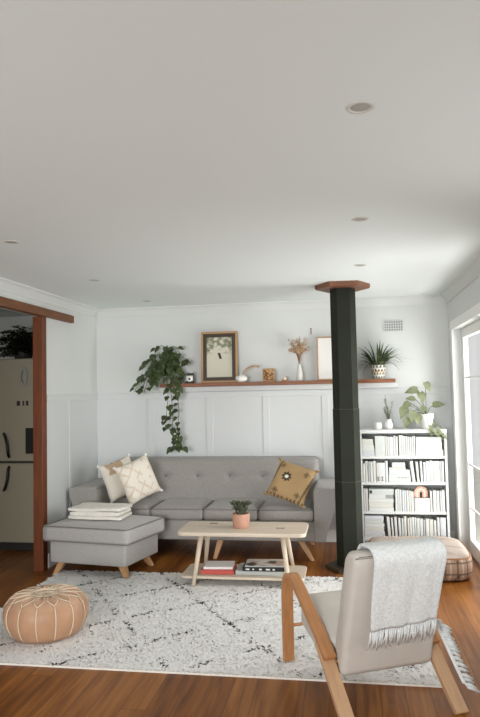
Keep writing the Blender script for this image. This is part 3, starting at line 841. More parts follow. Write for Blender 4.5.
# throw over the chair back (things resting on the chair stay top-level)
TH = thing('throw_blanket', 'white knitted throw with fringe hanging over the back of the armchair', 'blanket', A.location, radians(26))
tp = [(-0.498, 0.48), (-0.535, 0.58), (-0.572, 0.70), (-0.608, 0.750), (-0.655, 0.759), (-0.702, 0.750), (-0.724, 0.705), (-0.702, 0.62), (-0.67, 0.51), (-0.64, 0.40)]
tps = [(q.x, q.y) for q in smooth_path([(a, b, 0) for a, b in tp], 5)]
nu = 34; u_l, u_r = 0.105, 0.475
bm = bmesh.new(); rows = []; n = len(tps)
for i, (v_, z) in enumerate(tps):
    f = i / (n - 1); row = []
    for k in range(nu + 1):
        s_ = k / nu
        ul = u_l + 0.035 * max(0, f - .5) ; ur = u_r - 0.02 * f
        u = ul + (ur - ul) * s_ + 0.006 * wob((s_ * 2, f * 3, 0), 2, 4)
        bul = 0.010 * sin(s_ * 9 + 1.2) * max(0, f - .55) * 2 + 0.007 * wob((s_ * 5, f * 4, 0), 1, 2)
        row.append(bm.verts.new((u, v_ - (abs(bul) if f > .5 else 0) - 0.004, z + (0.008 * wob((s_ * 6, 0, 0), 1, 3)) - 0.02 * (f > .8) * (f - .8) * 5 * (0.7 - s_))))
    rows.append(row)
for a, b in zip(rows, rows[1:]):
    for k in range(nu): bm.faces.new((a[k], a[k + 1], b[k + 1], b[k]))
ends = [v_.co.copy() for v_ in rows[-1]]
o = obj('cloth', bm, m_throw, TH, True); so_ = o.modifiers.new('t', 'SOLIDIFY'); so_.thickness = 0.010; so_.offset = 0
rnd = random.Random(9)
bm = bmesh.new()
for k in range(0, nu + 1):
    e = ends[k]; l_ = rnd.uniform(0.075, 0.10)
    tube(bm, [e, e + Vector((rnd.uniform(-.004, .004), 0.004, -l_ * .4)), e + Vector((rnd.uniform(-.012, .012), 0.022 + rnd.uniform(-.004, .006), -l_))], [0.0045, 0.0052, 0.003], 5)
obj('fringe', bm, m_throw, TH, True)
# the other end slides down outside the arm next to the rug's edge
bm = bmesh.new(); rows = []
edge_pts = smooth_path([(UW + 0.0, -0.66, 0.66, 0), (UW + 0.036, -0.60, 0.46, 0), (UW + 0.052, -0.52, 0.27, 0), (UW + 0.045, -0.60, 0.17, 0), (UW + 0.044, -0.665, 0.10, 0)] and
                       [(UW + 0.030, -0.635, 0.44), (UW + 0.055, -0.47, 0.30), (UW + 0.055, -0.53, 0.215), (UW + 0.055, -0.66, 0.09)], 8)
edge_pts = edge_pts[7:]
for i, p_ in enumerate(edge_pts):
    row = [bm.verts.new(p_ + Vector((-0.010 + 0.014 * k / 3, 0.05 * (1 - k / 3) * .3, 0.012 * (k < 3)))) for k in range(4)]
    rows.append(row)
for a, b in zip(rows, rows[1:]):
    for k in range(3): bm.faces.new((a[k], a[k + 1], b[k + 1], b[k]))
o = obj('side_drape', bm, m_throw, TH, True); so_ = o.modifiers.new('t', 'SOLIDIFY'); so_.thickness = 0.008; so_.offset = 0
bm = bmesh.new()
for p_ in edge_pts[1:]:
    for q in range(2):
        e = p_ + Vector((0.004, rnd.uniform(-.008, .008), 0))
        tube(bm, [e, e + Vector((0.022, -0.004, -0.006)), e + Vector((0.050 + rnd.uniform(-.008, .008), rnd.uniform(-.008, .004), -0.026))], [0.006, 0.0085, 0.005], 6)
obj('fringe', bm, m_throw, TH, True)

# ------------------------------------------------------------------ floor cushion
FC = thing('floor_cushion', 'large flat floor cushion in dusty brown with dark woven bands, before the bookcase', 'floor cushion', (0.525, 5.32, 0))
bm = bmesh.new(); N_ = 60; hw, hd, hh = 0.385, 0.36, 0.25
rings = []
prof = [(0.0, 0.0), (0.86, 0.0), (0.95, 0.012), (0.975, 0.03)] + [(1.0 - 0.02 * ((z - 0.095) / 0.065) ** 2, z) for z in [0.04 + 0.01 * k for k in range(12)]] + [(0.965, 0.166), (0.95, 0.176), (0.93, 0.184), (0.8, 0.198), (0.6, 0.206), (0.3, 0.211), (0.0, 0.212)]
rr = lathe(bm, prof, 300)
for i, rg in enumerate(rr):
    for v_ in rg:
        r = sqrt(v_.co.x ** 2 + v_.co.y ** 2)
        if r > 1e-4:
            a = math.atan2(v_.co.y, v_.co.x); c_, s_ = abs(cos(a)), abs(sin(a))
            q = (c_ ** 5 + s_ ** 5) ** (-1 / 5)
            v_.co.x *= q * hw; v_.co.y *= q * hd
        v_.co.z += 0.006 * wob(v_.co, 5, 1) * (v_.co.z > .05)
o = obj('body', bm, m_floorcush, FC, True)
md = o.modifiers.new('s', 'SUBSURF'); md.levels = md.render_levels = 0
def fcol(c):
    if c.z > 0.178:
        return (182, 168, 156) if int((c.y + 1) * 22) % 5 else (166, 150, 138)
    if abs(c.z - 0.14) < 0.006 or abs(c.z - 0.06) < .006: return (96, 80, 68)
    k = (c.x + c.y) * 9 % 1
    if k < 0.10 or 0.2 < k < 0.25: return (84, 70, 60)
    if 0.5 < k < 0.62: return (196, 180, 162)
    return (164, 136, 114)
colour(o, fcol)
pts = []
bm = bmesh.new()
for k in range(121):
    a = 2 * pi * k / 120; q = (abs(cos(a)) ** 5 + abs(sin(a)) ** 5) ** -.2
    pts.append((0.965 * q * hw * cos(a), 0.965 * q * hd * sin(a), 0.172))
tube(bm, pts, 0.006, 6, False); obj('piping', bm, m_twig, FC, True)

# ------------------------------------------------------------------ wall shelf
WS = thing('wall_shelf', 'long brown timber shelf on a white ledge across the back wall', 'shelf', (0, BY - 0.016, 1.495))
SH0, SH1, SHD = -1.79, 0.452, 0.17
obj('board', B(SH0, SH1, -SHD + 0.016, 0.0, 0.0, 0.034, 0.003), m_shelfwood, WS)
obj('ledge', B(SH0 - 0.03, SH1 + 0.03, -0.06, 0.0, -0.048, 0.0, 0.004), m_panel, WS)
SZ = 1.529; SYm = BY - 0.085

# trailing plant
P = thing('trailing_plant', 'dark green trailing pothos spilling off the end of the timber shelf', 'plant', (-1.715, SYm, SZ))
obj('pot', Lt([(0, 0), (0.05, 0), (0.056, 0.01), (0.068, 0.11), (0.070, 0.13), (0.064, 0.13), (0.06, 0.115), (0, 0.11)], 24), m_ceramic_grey, P, True)
rnd = random.Random(21); bml = bmesh.new(); bms = bmesh.new()
def vine(path, n, L0, L1, spread=0.0):
    pp = smooth_path(path, 6); tube(bms, pp, 0.0028, 5)
    for k in range(n):
        i = min(len(pp) - 1, int((k + 0.7) / n * (len(pp) - 1))); b0 = pp[i]
        a = rnd.uniform(-pi, 0)  # outward towards the room
        dr = Vector((cos(a), sin(a) * 0.8, rnd.uniform(-0.9, 0.15))).normalized()
        st = b0 + dr * rnd.uniform(0.012, 0.035); tube(bms, [b0, st], 0.0016, 4)
        L_ = rnd.uniform(L0, L1); leaf(bml, st, (dr + Vector((0, -0.1, -0.5))).normalized(), (dr.x * .4, -0.9, 0.7), L_, L_ * 0.80, 0.18, 0.2)
for k in range(30):        # bushy crown
    a = rnd.uniform(-pi * 1.0, 0.0); rr_ = rnd.uniform(0.05, 0.22); up = rnd.uniform(0.05, 0.30)
    x, y = rr_ * cos(a) - 0.045, max(-0.15, rr_ * sin(a) * 0.7)
    end = Vector((x * 1.15, y, 0.11 + up - rr_ * 0.6))
    vine([(0, 0, 0.11), (x * 0.45, y * .5, 0.14 + up * .8), end], 4, 0.06, 0.09)
for k in range(14):
    a = rnd.uniform(-pi, 0); x, y = 0.22 * cos(a) - 0.06, max(-.14, 0.16 * sin(a))
    vine([(0, 0, 0.12), (x * .6, y * .7, 0.16), (x, y, rnd.uniform(-0.12, 0.10))], 6, 0.05, 0.08)
# the long trails
vine([(0, 0, 0.12), (0.03, -0.085, 0.12), (0.05, -0.125, -0.08), (0.06, -0.10, -0.30), (0.05, -0.10, -0.46), (0.08, -0.10, -0.55), (0.06, -0.1, -0.61)], 18, 0.055, 0.085)
vine([(0, 0, 0.12), (0.07, -0.09, 0.10), (0.11, -0.125, -0.10), (0.12, -0.10, -0.28), (0.10, -0.09, -0.44), (0.12, -0.09, -0.54)], 15, 0.05, 0.08)
vine([(0, 0, 0.12), (0.0, -0.09, 0.1), (0.02, -0.125, -0.12), (0.0, -0.11, -0.28), (-0.02, -0.10, -0.40), (0.03, -0.1, -0.44)], 9, 0.055, 0.08)
vine([(0.06, -0.1, -0.54), (0.11, -0.105, -0.60), (0.16, -0.105, -0.61)], 4, 0.06, 0.08)
vine([(0, 0, 0.12), (-0.12, -0.08, 0.14), (-0.22, -0.11, 0.05), (-0.29, -0.10, -0.02), (-0.33, -0.1, -0.07)], 7, 0.05, 0.075)
vine([(0, 0, 0.12), (0.1, -0.06, 0.25), (0.19, -0.08, 0.24), (0.24, -0.08, 0.19)], 6, 0.06, 0.08)
obj('leaves', bml, m_leafdark, P, True); obj('vines', bms, m_stem, P, True)

# small ornament with a round white disc
P = thing('ornament', 'small black and white ornament with a round white disc beside the trailing plant', 'ornament', (-1.495, SYm - 0.03, SZ))
obj('body', B(-0.034, 0.034, -0.022, 0.022, 0.0, 0.10, 0.008), m_black, P)
obj('front_band', B(-0.034, 0.034, -0.0235, -0.0215, 0.022, 0.075, 0.001, 1), m_ceramic_grey, P)
bm = bmesh.new(); lathe(bm, [(0, 0.010), (0.010, 0.010), (0.011, 0.004)], 16); obj('disc_centre', bm, m_black, P, True, (0, -0.0245, 0.043), (pi / 2, 0, 0))
obj('disc', Lt([(0.010, 0.006), (0.026, 0.006), (0.028, 0.0)], 24), m_ceramic, P, True, (0, -0.0245, 0.043), (pi / 2, 0, 0))
obj('dial', Lt([(0, 0), (0.008, 0), (0.008, 0.01), (0, 0.011)], 12, (0.012, 0, 0.10)), m_ceramic, P, True)

# framed print
def picture_frame(name, lab, x0, x1, z0, z1, bar, bardepth, mat, inner=None, innermat=None, lean=0.05, y=BY - 0.062):
    t = thing(name, lab, 'framed picture', ((x0 + x1) / 2, y, z0)); t.rotation_euler = (-lean, 0, 0)
    w, h = (x1 - x0) / 2, z1 - z0; bm = bmesh.new()
    bx(bm, -w, w, -bardepth, 0.0, 0, bar, 0.002, 1); bx(bm, -w, w, -bardepth, 0.0, h - bar, h, 0.002, 1)
    bx(bm, -w, -w + bar, -bardepth, 0.0, bar, h - bar, 0.002, 1); bx(bm, w - bar, w, -bardepth, 0.0, bar, h - bar, 0.002, 1)
    obj('frame', bm, mat, t)
    a = bar
    if inner:
        bm = bmesh.new(); d_ = bardepth * 0.8
        bx(bm, -w + a, w - a, -d_, -0.002, a, a + inner); bx(bm, -w + a, w - a, -d_, -0.002, h - a - inner, h - a)
        bx(bm, -w + a, -w + a + inner, -d_, -0.002, a + inner, h - a - inner); bx(bm, w - a - inner, w - a, -d_, -0.002, a + inner, h - a - inner)
        obj('inner_frame', bm, innermat, t); a += inner
    return t, w - a, a, h - a
t, hw_, z0_, z1_ = picture_frame('framed_print', 'wood and dark framed print of foliage and a small dark figure', -1.392, -1.03, SZ, 2.03, 0.020, 0.03, m_framewood, 0.034, m_framedark)
def printcol(c):
    u = c.x / hw_; v_ = (c.z - z0_) / (z1_ - z0_)
    if abs(u - 0.0 + (v_ - 0.56) * 1.0) < 0.10 and abs(v_ - 0.54) < 0.075: return (40, 38, 36)
    k = wob((c.x, c.z, 0), 28, 2) + 0.5 * wob((c.x, c.z, 0), 60, 3)
    lim = 0.62 + 0.18 * (1 - abs(u)) + 0.1 * wob((c.x, 0, 0), 14, 8)
    if v_ > lim and k > -0.25: return (134, 138, 112) if k > 0.1 else (176, 176, 152)
    if v_ > lim - 0.12 and k > 0.2: return (190, 190, 168)
    return (214, 210, 192)
n = 60; bm = bmesh.new(); g = [[bm.verts.new((-hw_ + 2 * hw_ * i / n, -0.010, z0_ + (z1_ - z0_) * j / n)) for j in range(n + 1)] for i in range(n + 1)]
for i in range(n):
    for j in range(n): bm.faces.new((g[i][j], g[i + 1][j], g[i + 1][j + 1], g[i][j + 1]))
o = obj('print', bm, m_art, t); colour(o, printcol)
t, hw_, z0_, z1_ = picture_frame('framed_print', 'pale print in a thin light wood frame half hidden by the black post', -0.262, -0.02, SZ, 1.945, 0.012, 0.02, m_framewood)
obj('print', B(-hw_, hw_, -0.010, -0.006, z0_, z1_), m_paper, t)

# white round vase with dried stem
P = thing('round_vase', 'squat white vase with a dried bent stem in front of the framed print', 'vase', (-0.985, SYm - 0.045, SZ))
obj('body', Lt([(0, 0), (0.03, 0), (0.052, 0.014), (0.060, 0.034), (0.052, 0.054), (0.03, 0.066), (0.014, 0.07), (0.013, 0.076), (0.010, 0.074), (0.009, 0.066), (0, 0.06)], 28), m_ceramic, P, True)
bm = bmesh.new(); pp = smooth_path([(0, 0, 0.06), (0.025, 0, 0.10), (0.07, 0, 0.135), (0.12, 0.0, 0.15), (0.17, 0.005, 0.145)], 8); tube(bm, pp, 0.0022, 5)
obj('stem', bm, m_twig, P, True)
bm = bmesh.new(); rnd = random.Random(2)
for k, q in enumerate(pp[7:]):
    for r_ in range(3):
        c_ = q + Vector((rnd.uniform(-.006, .006), rnd.uniform(-.008, .008), rnd.uniform(-.006, .010)))
        lathe(bm, [(0, -0.007), (0.006, 0), (0, 0.009)], 5, c_)
obj('seed_heads', bm, m_dry, P, True)

# small carved frame
P = thing('carved_box', 'small brown carved wooden box on the shelf between the two vases', 'box', (-0.725, SYm - 0.02, SZ))
o = obj('body', B(-0.056, 0.056, -0.022, 0.022, 0, 0.125, 0.004), m_framewood, P)
n = 26; bm = bmesh.new(); g = [[bm.verts.new((-0.048 + 0.096 * i / n, -0.0228 - 0.003 * (0.5 + 0.5 * sin(i * 1.5) * sin(j * 1.5)), 0.012 + 0.1 * j / n)) for j in range(n + 1)] for i in range(n + 1)]
for i in range(n):
    for j in range(n): bm.faces.new((g[i][j], g[i + 1][j], g[i + 1][j + 1], g[i][j + 1]))
o2 = obj('carved_front', bm, m_carved, P, True); colour(o2, lambda c: (112, 74, 44) if wob(c, 55, 1) > 0.05 else (188, 146, 100))
# candle
P = thing('candle', 'tiny cream candle in a low dish on the shelf beside the carved box', 'candle', (-0.572, SYm - 0.03, SZ))
obj('dish', Lt([(0, 0), (0.022, 0), (0.030, 0.012), (0.028, 0.013), (0.02, 0.004), (0, 0.004)], 20), m_framewood, P, True)
obj('wax', Lt([(0.017, 0.004), (0.017, 0.038), (0.014, 0.041), (0, 0.040)], 18), m_wax, P, True)
# tall vase
P = thing('bud_vase', 'slender white vase of dried beige flowers near the black post', 'vase', (-0.43, SYm - 0.02, SZ))
obj('body', Lt([(0, 0), (0.028, 0), (0.033, 0.01), (0.031, 0.06), (0.022, 0.11), (0.015, 0.14), (0.017, 0.16), (0.013, 0.16), (0.012, 0.14), (0, 0.13)], 24), m_ceramic_grey, P, True)
bm = bmesh.new(); bm2 = bmesh.new(); rnd = random.Random(12)
for k in range(40):
    a = rnd.uniform(0, 2 * pi); sp = rnd.uniform(0.01, 0.105); tz_ = rnd.uniform(0.31, 0.45)
    tip = Vector((sp * cos(a), sp * sin(a) * 0.6, tz_ - sp * 0.4)); mid = Vector((tip.x * .25, tip.y * .25, 0.25))
    pp = smooth_path([(0, 0, 0.13), mid, tip], 5); tube(bm, pp, 0.0012, 4)
    for r_ in range(12):
        q = pp[-1 - rnd.randrange(0, 4)] + Vector((rnd.uniform(-.014, .014), rnd.uniform(-.012, .012), rnd.uniform(-.02, .015)))
        lathe(bm2, [(0, -0.006), (0.006, 0), (0, 0.008)], 5, q)
obj('stems', bm, m_twig, P, True); obj('flowers', bm2, m_dry, P, True)

# fern in patterned pot
P = thing('potted_fern', 'spiky green fern in a black and white patterned pot at the shelf end', 'plant', (0.307, SYm, SZ))
bm = bmesh.new(); prof = [(0, 0), (0.052, 0), (0.056, 0.004)] + [(0.056 + 0.018 * t / 12 , 0.004 + 0.126 * t / 12) for t in range(1, 13)] + [(0.068, 0.13), (0.066, 0.115), (0, 0.112)]
lathe(bm, prof, 60); o = obj('pot', bm, m_potpattern, P, True)
def potcol(c):
    a = math.atan2(c.y, c.x); row = int(c.z / 0.0325)
    if 0.058 < c.z < 0.075: return (190, 140, 84) if int((a + pi) * 12 / pi) % 3 else (226, 214, 190)
    k = ((a + pi) * 14 / (2 * pi) + 0.5 * (row % 2)) % 1; z = (c.z % 0.0325) / 0.0325
    return (44, 44, 42) if abs(k - .5) + abs(z - .5) < 0.42 else (224, 222, 208)
colour(o, potcol)
bm = bmesh.new(); rnd = random.Random(8)
for k in range(96):
    a = rnd.uniform(0, 2 * pi); e = rnd.uniform(0.25, 1.4); L_ = rnd.uniform(0.20, 0.34) * (0.9 if e > .9 else 1)
    y_ = sin(a) * 0.45 - 0.1
    if y_ > 0.2: L_ *= .45
    blade(bm, (0.03 * cos(a), 0.03 * sin(a), 0.115), (cos(a) * cos(e), y_ * cos(e), sin(e)), L_, 0.028, rnd.uniform(0.7, 2.2), 7)
obj('fronds', bm, m_leaffern, P, True)

# ------------------------------------------------------------------ bookcase
BX0, BX1, BFY, BBY = 0.105, 0.868, 5.915, 6.172
K = thing('bookcase', 'low white bookcase of four shelves filled with pale books beside the post', 'bookcase', (BX0, BFY, 0))
kw, kd = BX1 - BX0, BBY - BFY
tops = [0.103, 0.343, 0.602, 0.835]
obj('side_panel', B(0, 0.022, 0, kd, 0, 1.037, 0.002, 1), m_shelfwhite, K); obj('side_panel', B(kw - 0.022, kw, 0, kd, 0, 1.037, 0.002, 1), m_shelfwhite, K)
obj('top_board', B(-0.004, kw + 0.004, -0.006, kd, 1.037, 1.069, 0.003, 1), m_shelfwhite, K)
obj('back_panel', B(0.022, kw - 0.022, kd - 0.006, kd, 0.08, 1.037), m_shelfwhite, K)
for z in tops: obj('shelf_board', B(0.0222, kw - 0.0222, 0.004, kd - 0.006, z - 0.026, z, 0.002, 1), m_shelfwhite, K)
obj('plinth', B(0.022, kw - 0.022, 0.03, 0.045, 0, 0.077), m_shelfwhite, K)

def up_book_bm(w, h, dpt, rounded):
    bm = bmesh.new()
    r = min(w * 0.25, 0.003) if rounded else 0.0006
    prof = [(-w / 2 + 0.0003, dpt), (-w / 2 + 0.0003, r)] + [(-(w / 2 - .0003) * cos(pi * k / 6), r - r * sin(pi * k / 6)) for k in range(1, 6)] + [(w / 2 - 0.0003, r), (w / 2 - 0.0003, dpt)]
    n = len(prof); v0 = [bm.verts.new((x, y, 0)) for x, y in prof]; v1 = [bm.verts.new((x, y, h)) for x, y in prof]
    fs = [bm.faces.new(list(reversed(v0)))]; ft = bm.faces.new(v1); fs.append(ft)
    for i in range(n): fs.append(bm.faces.new((v0[i], v0[(i + 1) % n], v1[(i + 1) % n], v1[i])))
    bmesh.ops.recalc_face_normals(bm, faces=fs)
    if w > 0.012:
        q = bmesh.ops.inset_region(bm, faces=[ft], thickness=0.002, depth=0)
        ft.material_index = 1
        for v_ in ft.verts: v_.co.z -= 0.004
    return bm
ORD = ['first', 'second', 'third', 'fourth', 'fifth', 'sixth', 'seventh', 'eighth', 'ninth', 'tenth', 'eleventh', 'twelfth', 'thirteenth', 'fourteenth', 'fifteenth', 'sixteenth', 'seventeenth', 'eighteenth', 'nineteenth', 'twentieth', 'twenty-first', 'twenty-second', 'twenty-third']
SHELFWORD = ['bottom', 'third', 'second', 'top']     # counted from the top board down
PXL = (362.0, 442.5); IX0, IX1 = BX0 + 0.0245, BX1 - 0.0245
def bX(px): return IX0 + (px - PXL[0]) / (PXL[1] - PXL[0]) * (IX1 - IX0)
rnd = random.Random(33)
def upright(row, n, x0, x1, h, ci, lean=0.0):
    w = x1 - x0; dpt = rnd.uniform(0.12, 0.16); inset = rnd.uniform(0.004, 0.007)
    kind_ = 'slim' if w < 0.018 else 'wide' if w > 0.04 else 'ordinary'
    bm = up_book_bm(w, h, dpt, rnd.random() < .6)
    o = obj('book', bm, None, None, False, mats=[BOOKCOLS[ci], m_page])
    o.location = ((x0 + x1) / 2, BFY + inset, tops[row] + (abs(sin(lean)) * w / 2 + 0.0003 if lean else 0.0003)); o.rotation_euler = (0, lean, 0)
    tag(o, '%s %s book, %s from the left among upright books on the %s shelf' % (kind_, BOOKWORD[ci], ORD[n], SHELFWORD[row]), 'book', 'books standing on the bookcase')
    return o
def flat(row, side, n, x0, x1, z0, z1, ci, yoff=0.0):
    bm = bmesh.new(); bx(bm, x0, x1, 0, 0.16, 0, z1 - z0, 0.0015, 1)
    o = obj('book', bm, BOOKCOLS[ci], None, False); o.location = (0, BFY + 0.008 + yoff, tops[row] + z0 + 0.0003)
    # pages show as a recessed band
    tag(o, '%s book lying flat, %s from bottom of the %s stack on the %s shelf' % (BOOKWORD[ci], ORD[n], side, SHELFWORD[row]), 'book', 'books lying flat on the bookcase')
    return o
# row: list of uprights (px0, px1, height fraction m, colour[, lean])
def uprights(row, items):
    out = []
    for n, it in enumerate(items):
        x0, x1 = bX(it[0]), bX(it[1]); out.append(upright(row, n, x0 + 0.0002, x1 - 0.0002, it[2], it[3], it[4] if len(it) > 4 else 0.0))
    return out
# top shelf
for n, (z0, z1, a, b, ci) in enumerate(((0, 0.05, 362.2, 374.4, 2), (0.0505, 0.098, 362.2, 374.0, 0), (0.0985, 0.150, 362.2, 373.2, 1))): flat(3, 'left-hand', n, bX(a), bX(b), z0, z1, ci)
uprights(3, [(375, 385, 0.178, 3), (385.2, 386.9, 0.176, 0), (387.1, 389.3, 0.172, 1), (389.5, 393.2, 0.170, 2), (393.4, 395.2, 0.180, 0), (395.4, 397.6, 0.172, 0), (398.7, 400.9, 0.184, 1),
             (401.1, 402.8, 0.186, 0), (403.0, 405.2, 0.176, 2), (405.4, 407.0, 0.174, 3), (407.2, 409.0, 0.170, 0), (409.2, 410.8, 0.166, 2), (411.0, 412.6, 0.172, 0), (412.8, 414.6, 0.176, 1)])
for n, (z0, z1, a, b, ci) in enumerate(((0, 0.052, 415.2, 441.6, 0), (0.0525, 0.122, 415.4, 440.6, 2), (0.1225, 0.166, 415.2, 440.4, 3))): flat(3, 'right-hand', n, bX(a), bX(b), z0, z1, ci)
# second shelf
ob = uprights(2, [(362.2, 364.2, 0.168, 0), (364.4, 367.0, 0.186, 1), (367.2, 369.2, 0.182, 4), (369.4, 372.0, 0.182, 0), (372.4, 375.2, 0.188, 1), (375.6, 384.2, 0.172, 0), (384.4, 387.0, 0.188, 2),
             (410.6, 413.8, 0.184, 0, -0.10), (415.4, 417.8, 0.180, 1, -0.06), (419.0, 421.2, 0.184, 2, -0.03), (421.8, 424.0, 0.176, 0), (424.4, 428.0, 0.184, 0), (428.2, 431.0, 0.190, 1),
             (431.2, 437.4, 0.184, 0), (437.6, 439.4, 0.184, 4), (439.6, 441.6, 0.186, 3)])
big = ob[5]
bm = bmesh.new()
for k in (0,):
    x = -0.028; bx(bm, x, x + 0.005, -0.002, -0.0005, 0.012, 0.046)
    for z in (0.012, 0.027, 0.042): bx(bm, x + 0.0045, x + 0.020, -0.002, -0.0005, z, z + 0.004)
    obj('letter', bm, m_ink, big); bm = bmesh.new()
    x = 0.004; bx(bm, x + 0.007, x + 0.012, -0.002, -0.0005, 0.012, 0.046)
    for z in (0.012, 0.042): bx(bm, x, x + 0.019, -0.002, -0.0005, z, z + 0.004)
obj('letter', bm, m_ink, big)
for n, (z0, z1, a, b, ci) in enumerate(((0, 0.062, 387.6, 409.2, 0), (0.0625, 0.108, 388.0, 408.6, 2), (0.1085, 0.128, 388.2, 404.6, 1), (0.1285, 0.172, 391.4, 404.2, 0))):
    o = flat(2, 'middle', n, bX(a), bX(b), z0, z1, ci, 0.003)
    if n == 0:
        for k in range(7):
            x = bX(396.5 + k * 1.7); obj('letter', B(x, x + (0.010, 0.006, 0.011, 0.008, 0.011, 0.006, 0.010)[k], -0.002, -0.0004, 0.034, 0.044), m_inkgrey, o)
# third shelf
ob = uprights(1, [(362.3, 364.2, 0.200, 0), (364.4, 366.4, 0.198, 1), (393.4, 395.4, 0.192, 0), (395.6, 397.6, 0.196, 3), (397.8, 399.6, 0.190, 0), (400.0, 402.2, 0.186, 2), (402.4, 404.2, 0.184, 2), (404.4, 406.4, 0.184, 0), (406.6, 408.6, 0.182, 1), (408.8, 411.4, 0.176, 0),
              (427.4, 429.4, 0.182, 1), (430.2, 433.2, 0.186, 0), (433.4, 436.2, 0.182, 0), (436.8, 438.6, 0.184, 2), (438.8, 441.4, 0.190, 0)])
for n, (z0, z1, a, b, ci) in enumerate(((0, 0.030, 367.4, 391.6, 0), (0.0305, 0.078, 367.2, 391.2, 1), (0.0785, 0.108, 367.0, 392.0, 0), (0.1085, 0.148, 367.4, 391.4, 0), (0.1485, 0.194, 367.6, 392.2, 3))):
    o = flat(1, 'left-hand', n, bX(a), bX(b), z0, z1, ci, 0.003)
    bm = bmesh.new()
    if n == 3:
        bx(bm, bX(384), bX(391.3), -0.002, -0.0004, 0.004, 0.036); obj('spine_label', bm, m_inkgrey, o)
    elif n == 4:
        bx(bm, bX(368.3), bX(370.6), -0.002, -0.0004, 0.008, 0.036); obj('lettering', bm, m_ink, o)
    else: bm.free()
o = upright(1, 19, bX(412), bX(427), 0.118, 0)
o['label'] = 'short wide white book standing directly under the pink arch ornament'
P = thing('rainbow_ornament', 'small dusty pink rainbow arch standing on a short book on the third shelf', 'ornament', ((bX(412) + bX(427)) / 2 - 0.004, BFY + 0.045, tops[1] + 0.119))
for k, (r0_, r1_, mt) in enumerate(((0.046, 0.064, m_pink), (0.028, 0.0455, m_pinklight), (0.012, 0.0275, m_pink))):
    bm = bmesh.new(); pol = [(r1_ * cos(pi * i / 20), 0.044 + r1_ * sin(pi * i / 20)) for i in range(21)]; pol = [(r1_, 0.0)] + pol + [(-r1_, 0.0), (-r0_, 0.0)] + [(r0_ * cos(pi * i / 20), 0.044 + r0_ * sin(pi * i / 20)) for i in range(20, -1, -1)] + [(r0_, 0.0)]
    sc = 0.92
    v0 = [bm.verts.new((x * sc, -0.012, z * sc)) for x, z in pol]; v1 = [bm.verts.new((x * sc, 0.012, z * sc)) for x, z in pol]; n = len(pol)
    m_ = n // 2
    for i in range(m_ - 1):
        bm.faces.new((v0[i], v0[i + 1], v0[n - 2 - i], v0[n - 1 - i])); bm.faces.new((v1[n - 1 - i], v1[n - 2 - i], v1[i + 1], v1[i]))
    for i in range(n): bm.faces.new((v0[i], v1[i], v1[(i + 1) % n], v0[(i + 1) % n]))
    bmesh.ops.recalc_face_normals(bm, faces=bm.faces[:])
    obj('arch', bm, mt, P)
# bottom shelf
for n, (z0, z1, a, b, ci) in enumerate(((0, 0.026, 362.3, 382.4, 0), (0.0265, 0.060, 362.4, 382.0, 2), (0.0605, 0.098, 362.2, 381.4, 1), (0.0985, 0.130, 362.4, 381.8, 0), (0.1305, 0.160, 362.3, 381.0, 3), (0.1605, 0.196, 362.4, 381.2, 2))):
    flat(0, 'left-hand', n, bX(a), bX(b), z0, z1, ci, 0.003)
uprights(0, [(385.6, 388.4, 0.190, 1, -0.07), (389.4, 391.2, 0.182, 0, -0.05), (392.2, 394.8, 0.192, 1, -0.04), (395.8, 398.2, 0.182, 2, -0.02), (398.6, 400.6, 0.178, 3), (401.0, 403.6, 0.196, 1), (404.4, 406.2, 0.182, 0), (406.4, 408.6, 0.186, 1), (408.8, 411.2, 0.188, 0), (411.4, 413.0, 0.186, 2),
             (413.2, 416.4, 0.182, 3), (416.8, 419.6, 0.176, 0), (419.8, 421.6, 0.168, 4), (422.0, 425.6, 0.176, 0), (425.8, 429.4, 0.172, 1), (430.0, 432.4, 0.164, 3), (433.2, 435.6, 0.188, 0), (436.0, 441.6, 0.188, 2)])

# plants and pots on the bookcase
KT = 1.0695
P = thing('jar', 'plain short white jar on top of the bookcase beside the twig vase', 'jar', (0.282, 6.02, KT))
obj('body', Lt([(0, 0), (0.030, 0), (0.034, 0.006), (0.035, 0.05), (0.032, 0.058), (0.028, 0.056), (0.028, 0.05), (0, 0.048)], 24), m_ceramic, P, True)
P = thing('twig_vase', 'small white vase holding thin green twigs on top of the bookcase', 'vase', (0.38, 6.03, KT))
obj('body', Lt([(0, 0), (0.026, 0), (0.036, 0.02), (0.035, 0.05), (0.024, 0.075), (0.026, 0.088), (0.022, 0.086), (0.02, 0.07), (0, 0.06)], 24), m_ceramic, P, True)
bm = bmesh.new(); bm2 = bmesh.new(); rnd = random.Random(4)
for k in range(9):
    a = rnd.uniform(0, 6.28); sp = rnd.uniform(0.02, 0.06); h_ = rnd.uniform(0.14, 0.27)
    pp = smooth_path([(0, 0, 0.07), (sp * .3 * cos(a), sp * .3 * sin(a), h_ * .6), (sp * cos(a) - 0.01, sp * sin(a), h_)], 5); tube(bm, pp, 0.0013, 4)
    for q in pp[5:]:
        for r_ in range(2):
            b_ = rnd.uniform(0, 6.28); leaf(bm2, q, (cos(b_), sin(b_), 0.6), (0, 0, 1), 0.022, 0.010, .2, .1, False)
obj('twigs', bm, m_stem, P, True); obj('leaves', bm2, m_leafpale, P, True)
P = thing('leafy_pot_plant', 'pale green large-leaved plant in a white pot at the bookcase top corner', 'plant', (0.715, 6.03, KT))
obj('pot', Lt([(0, 0), (0.046, 0), (0.050, 0.006), (0.064, 0.12), (0.066, 0.135), (0.060, 0.135), (0.057, 0.12), (0, 0.115)], 28), m_ceramic, P, True)
bm = bmesh.new(); bm2 = bmesh.new(); rnd = random.Random(14)
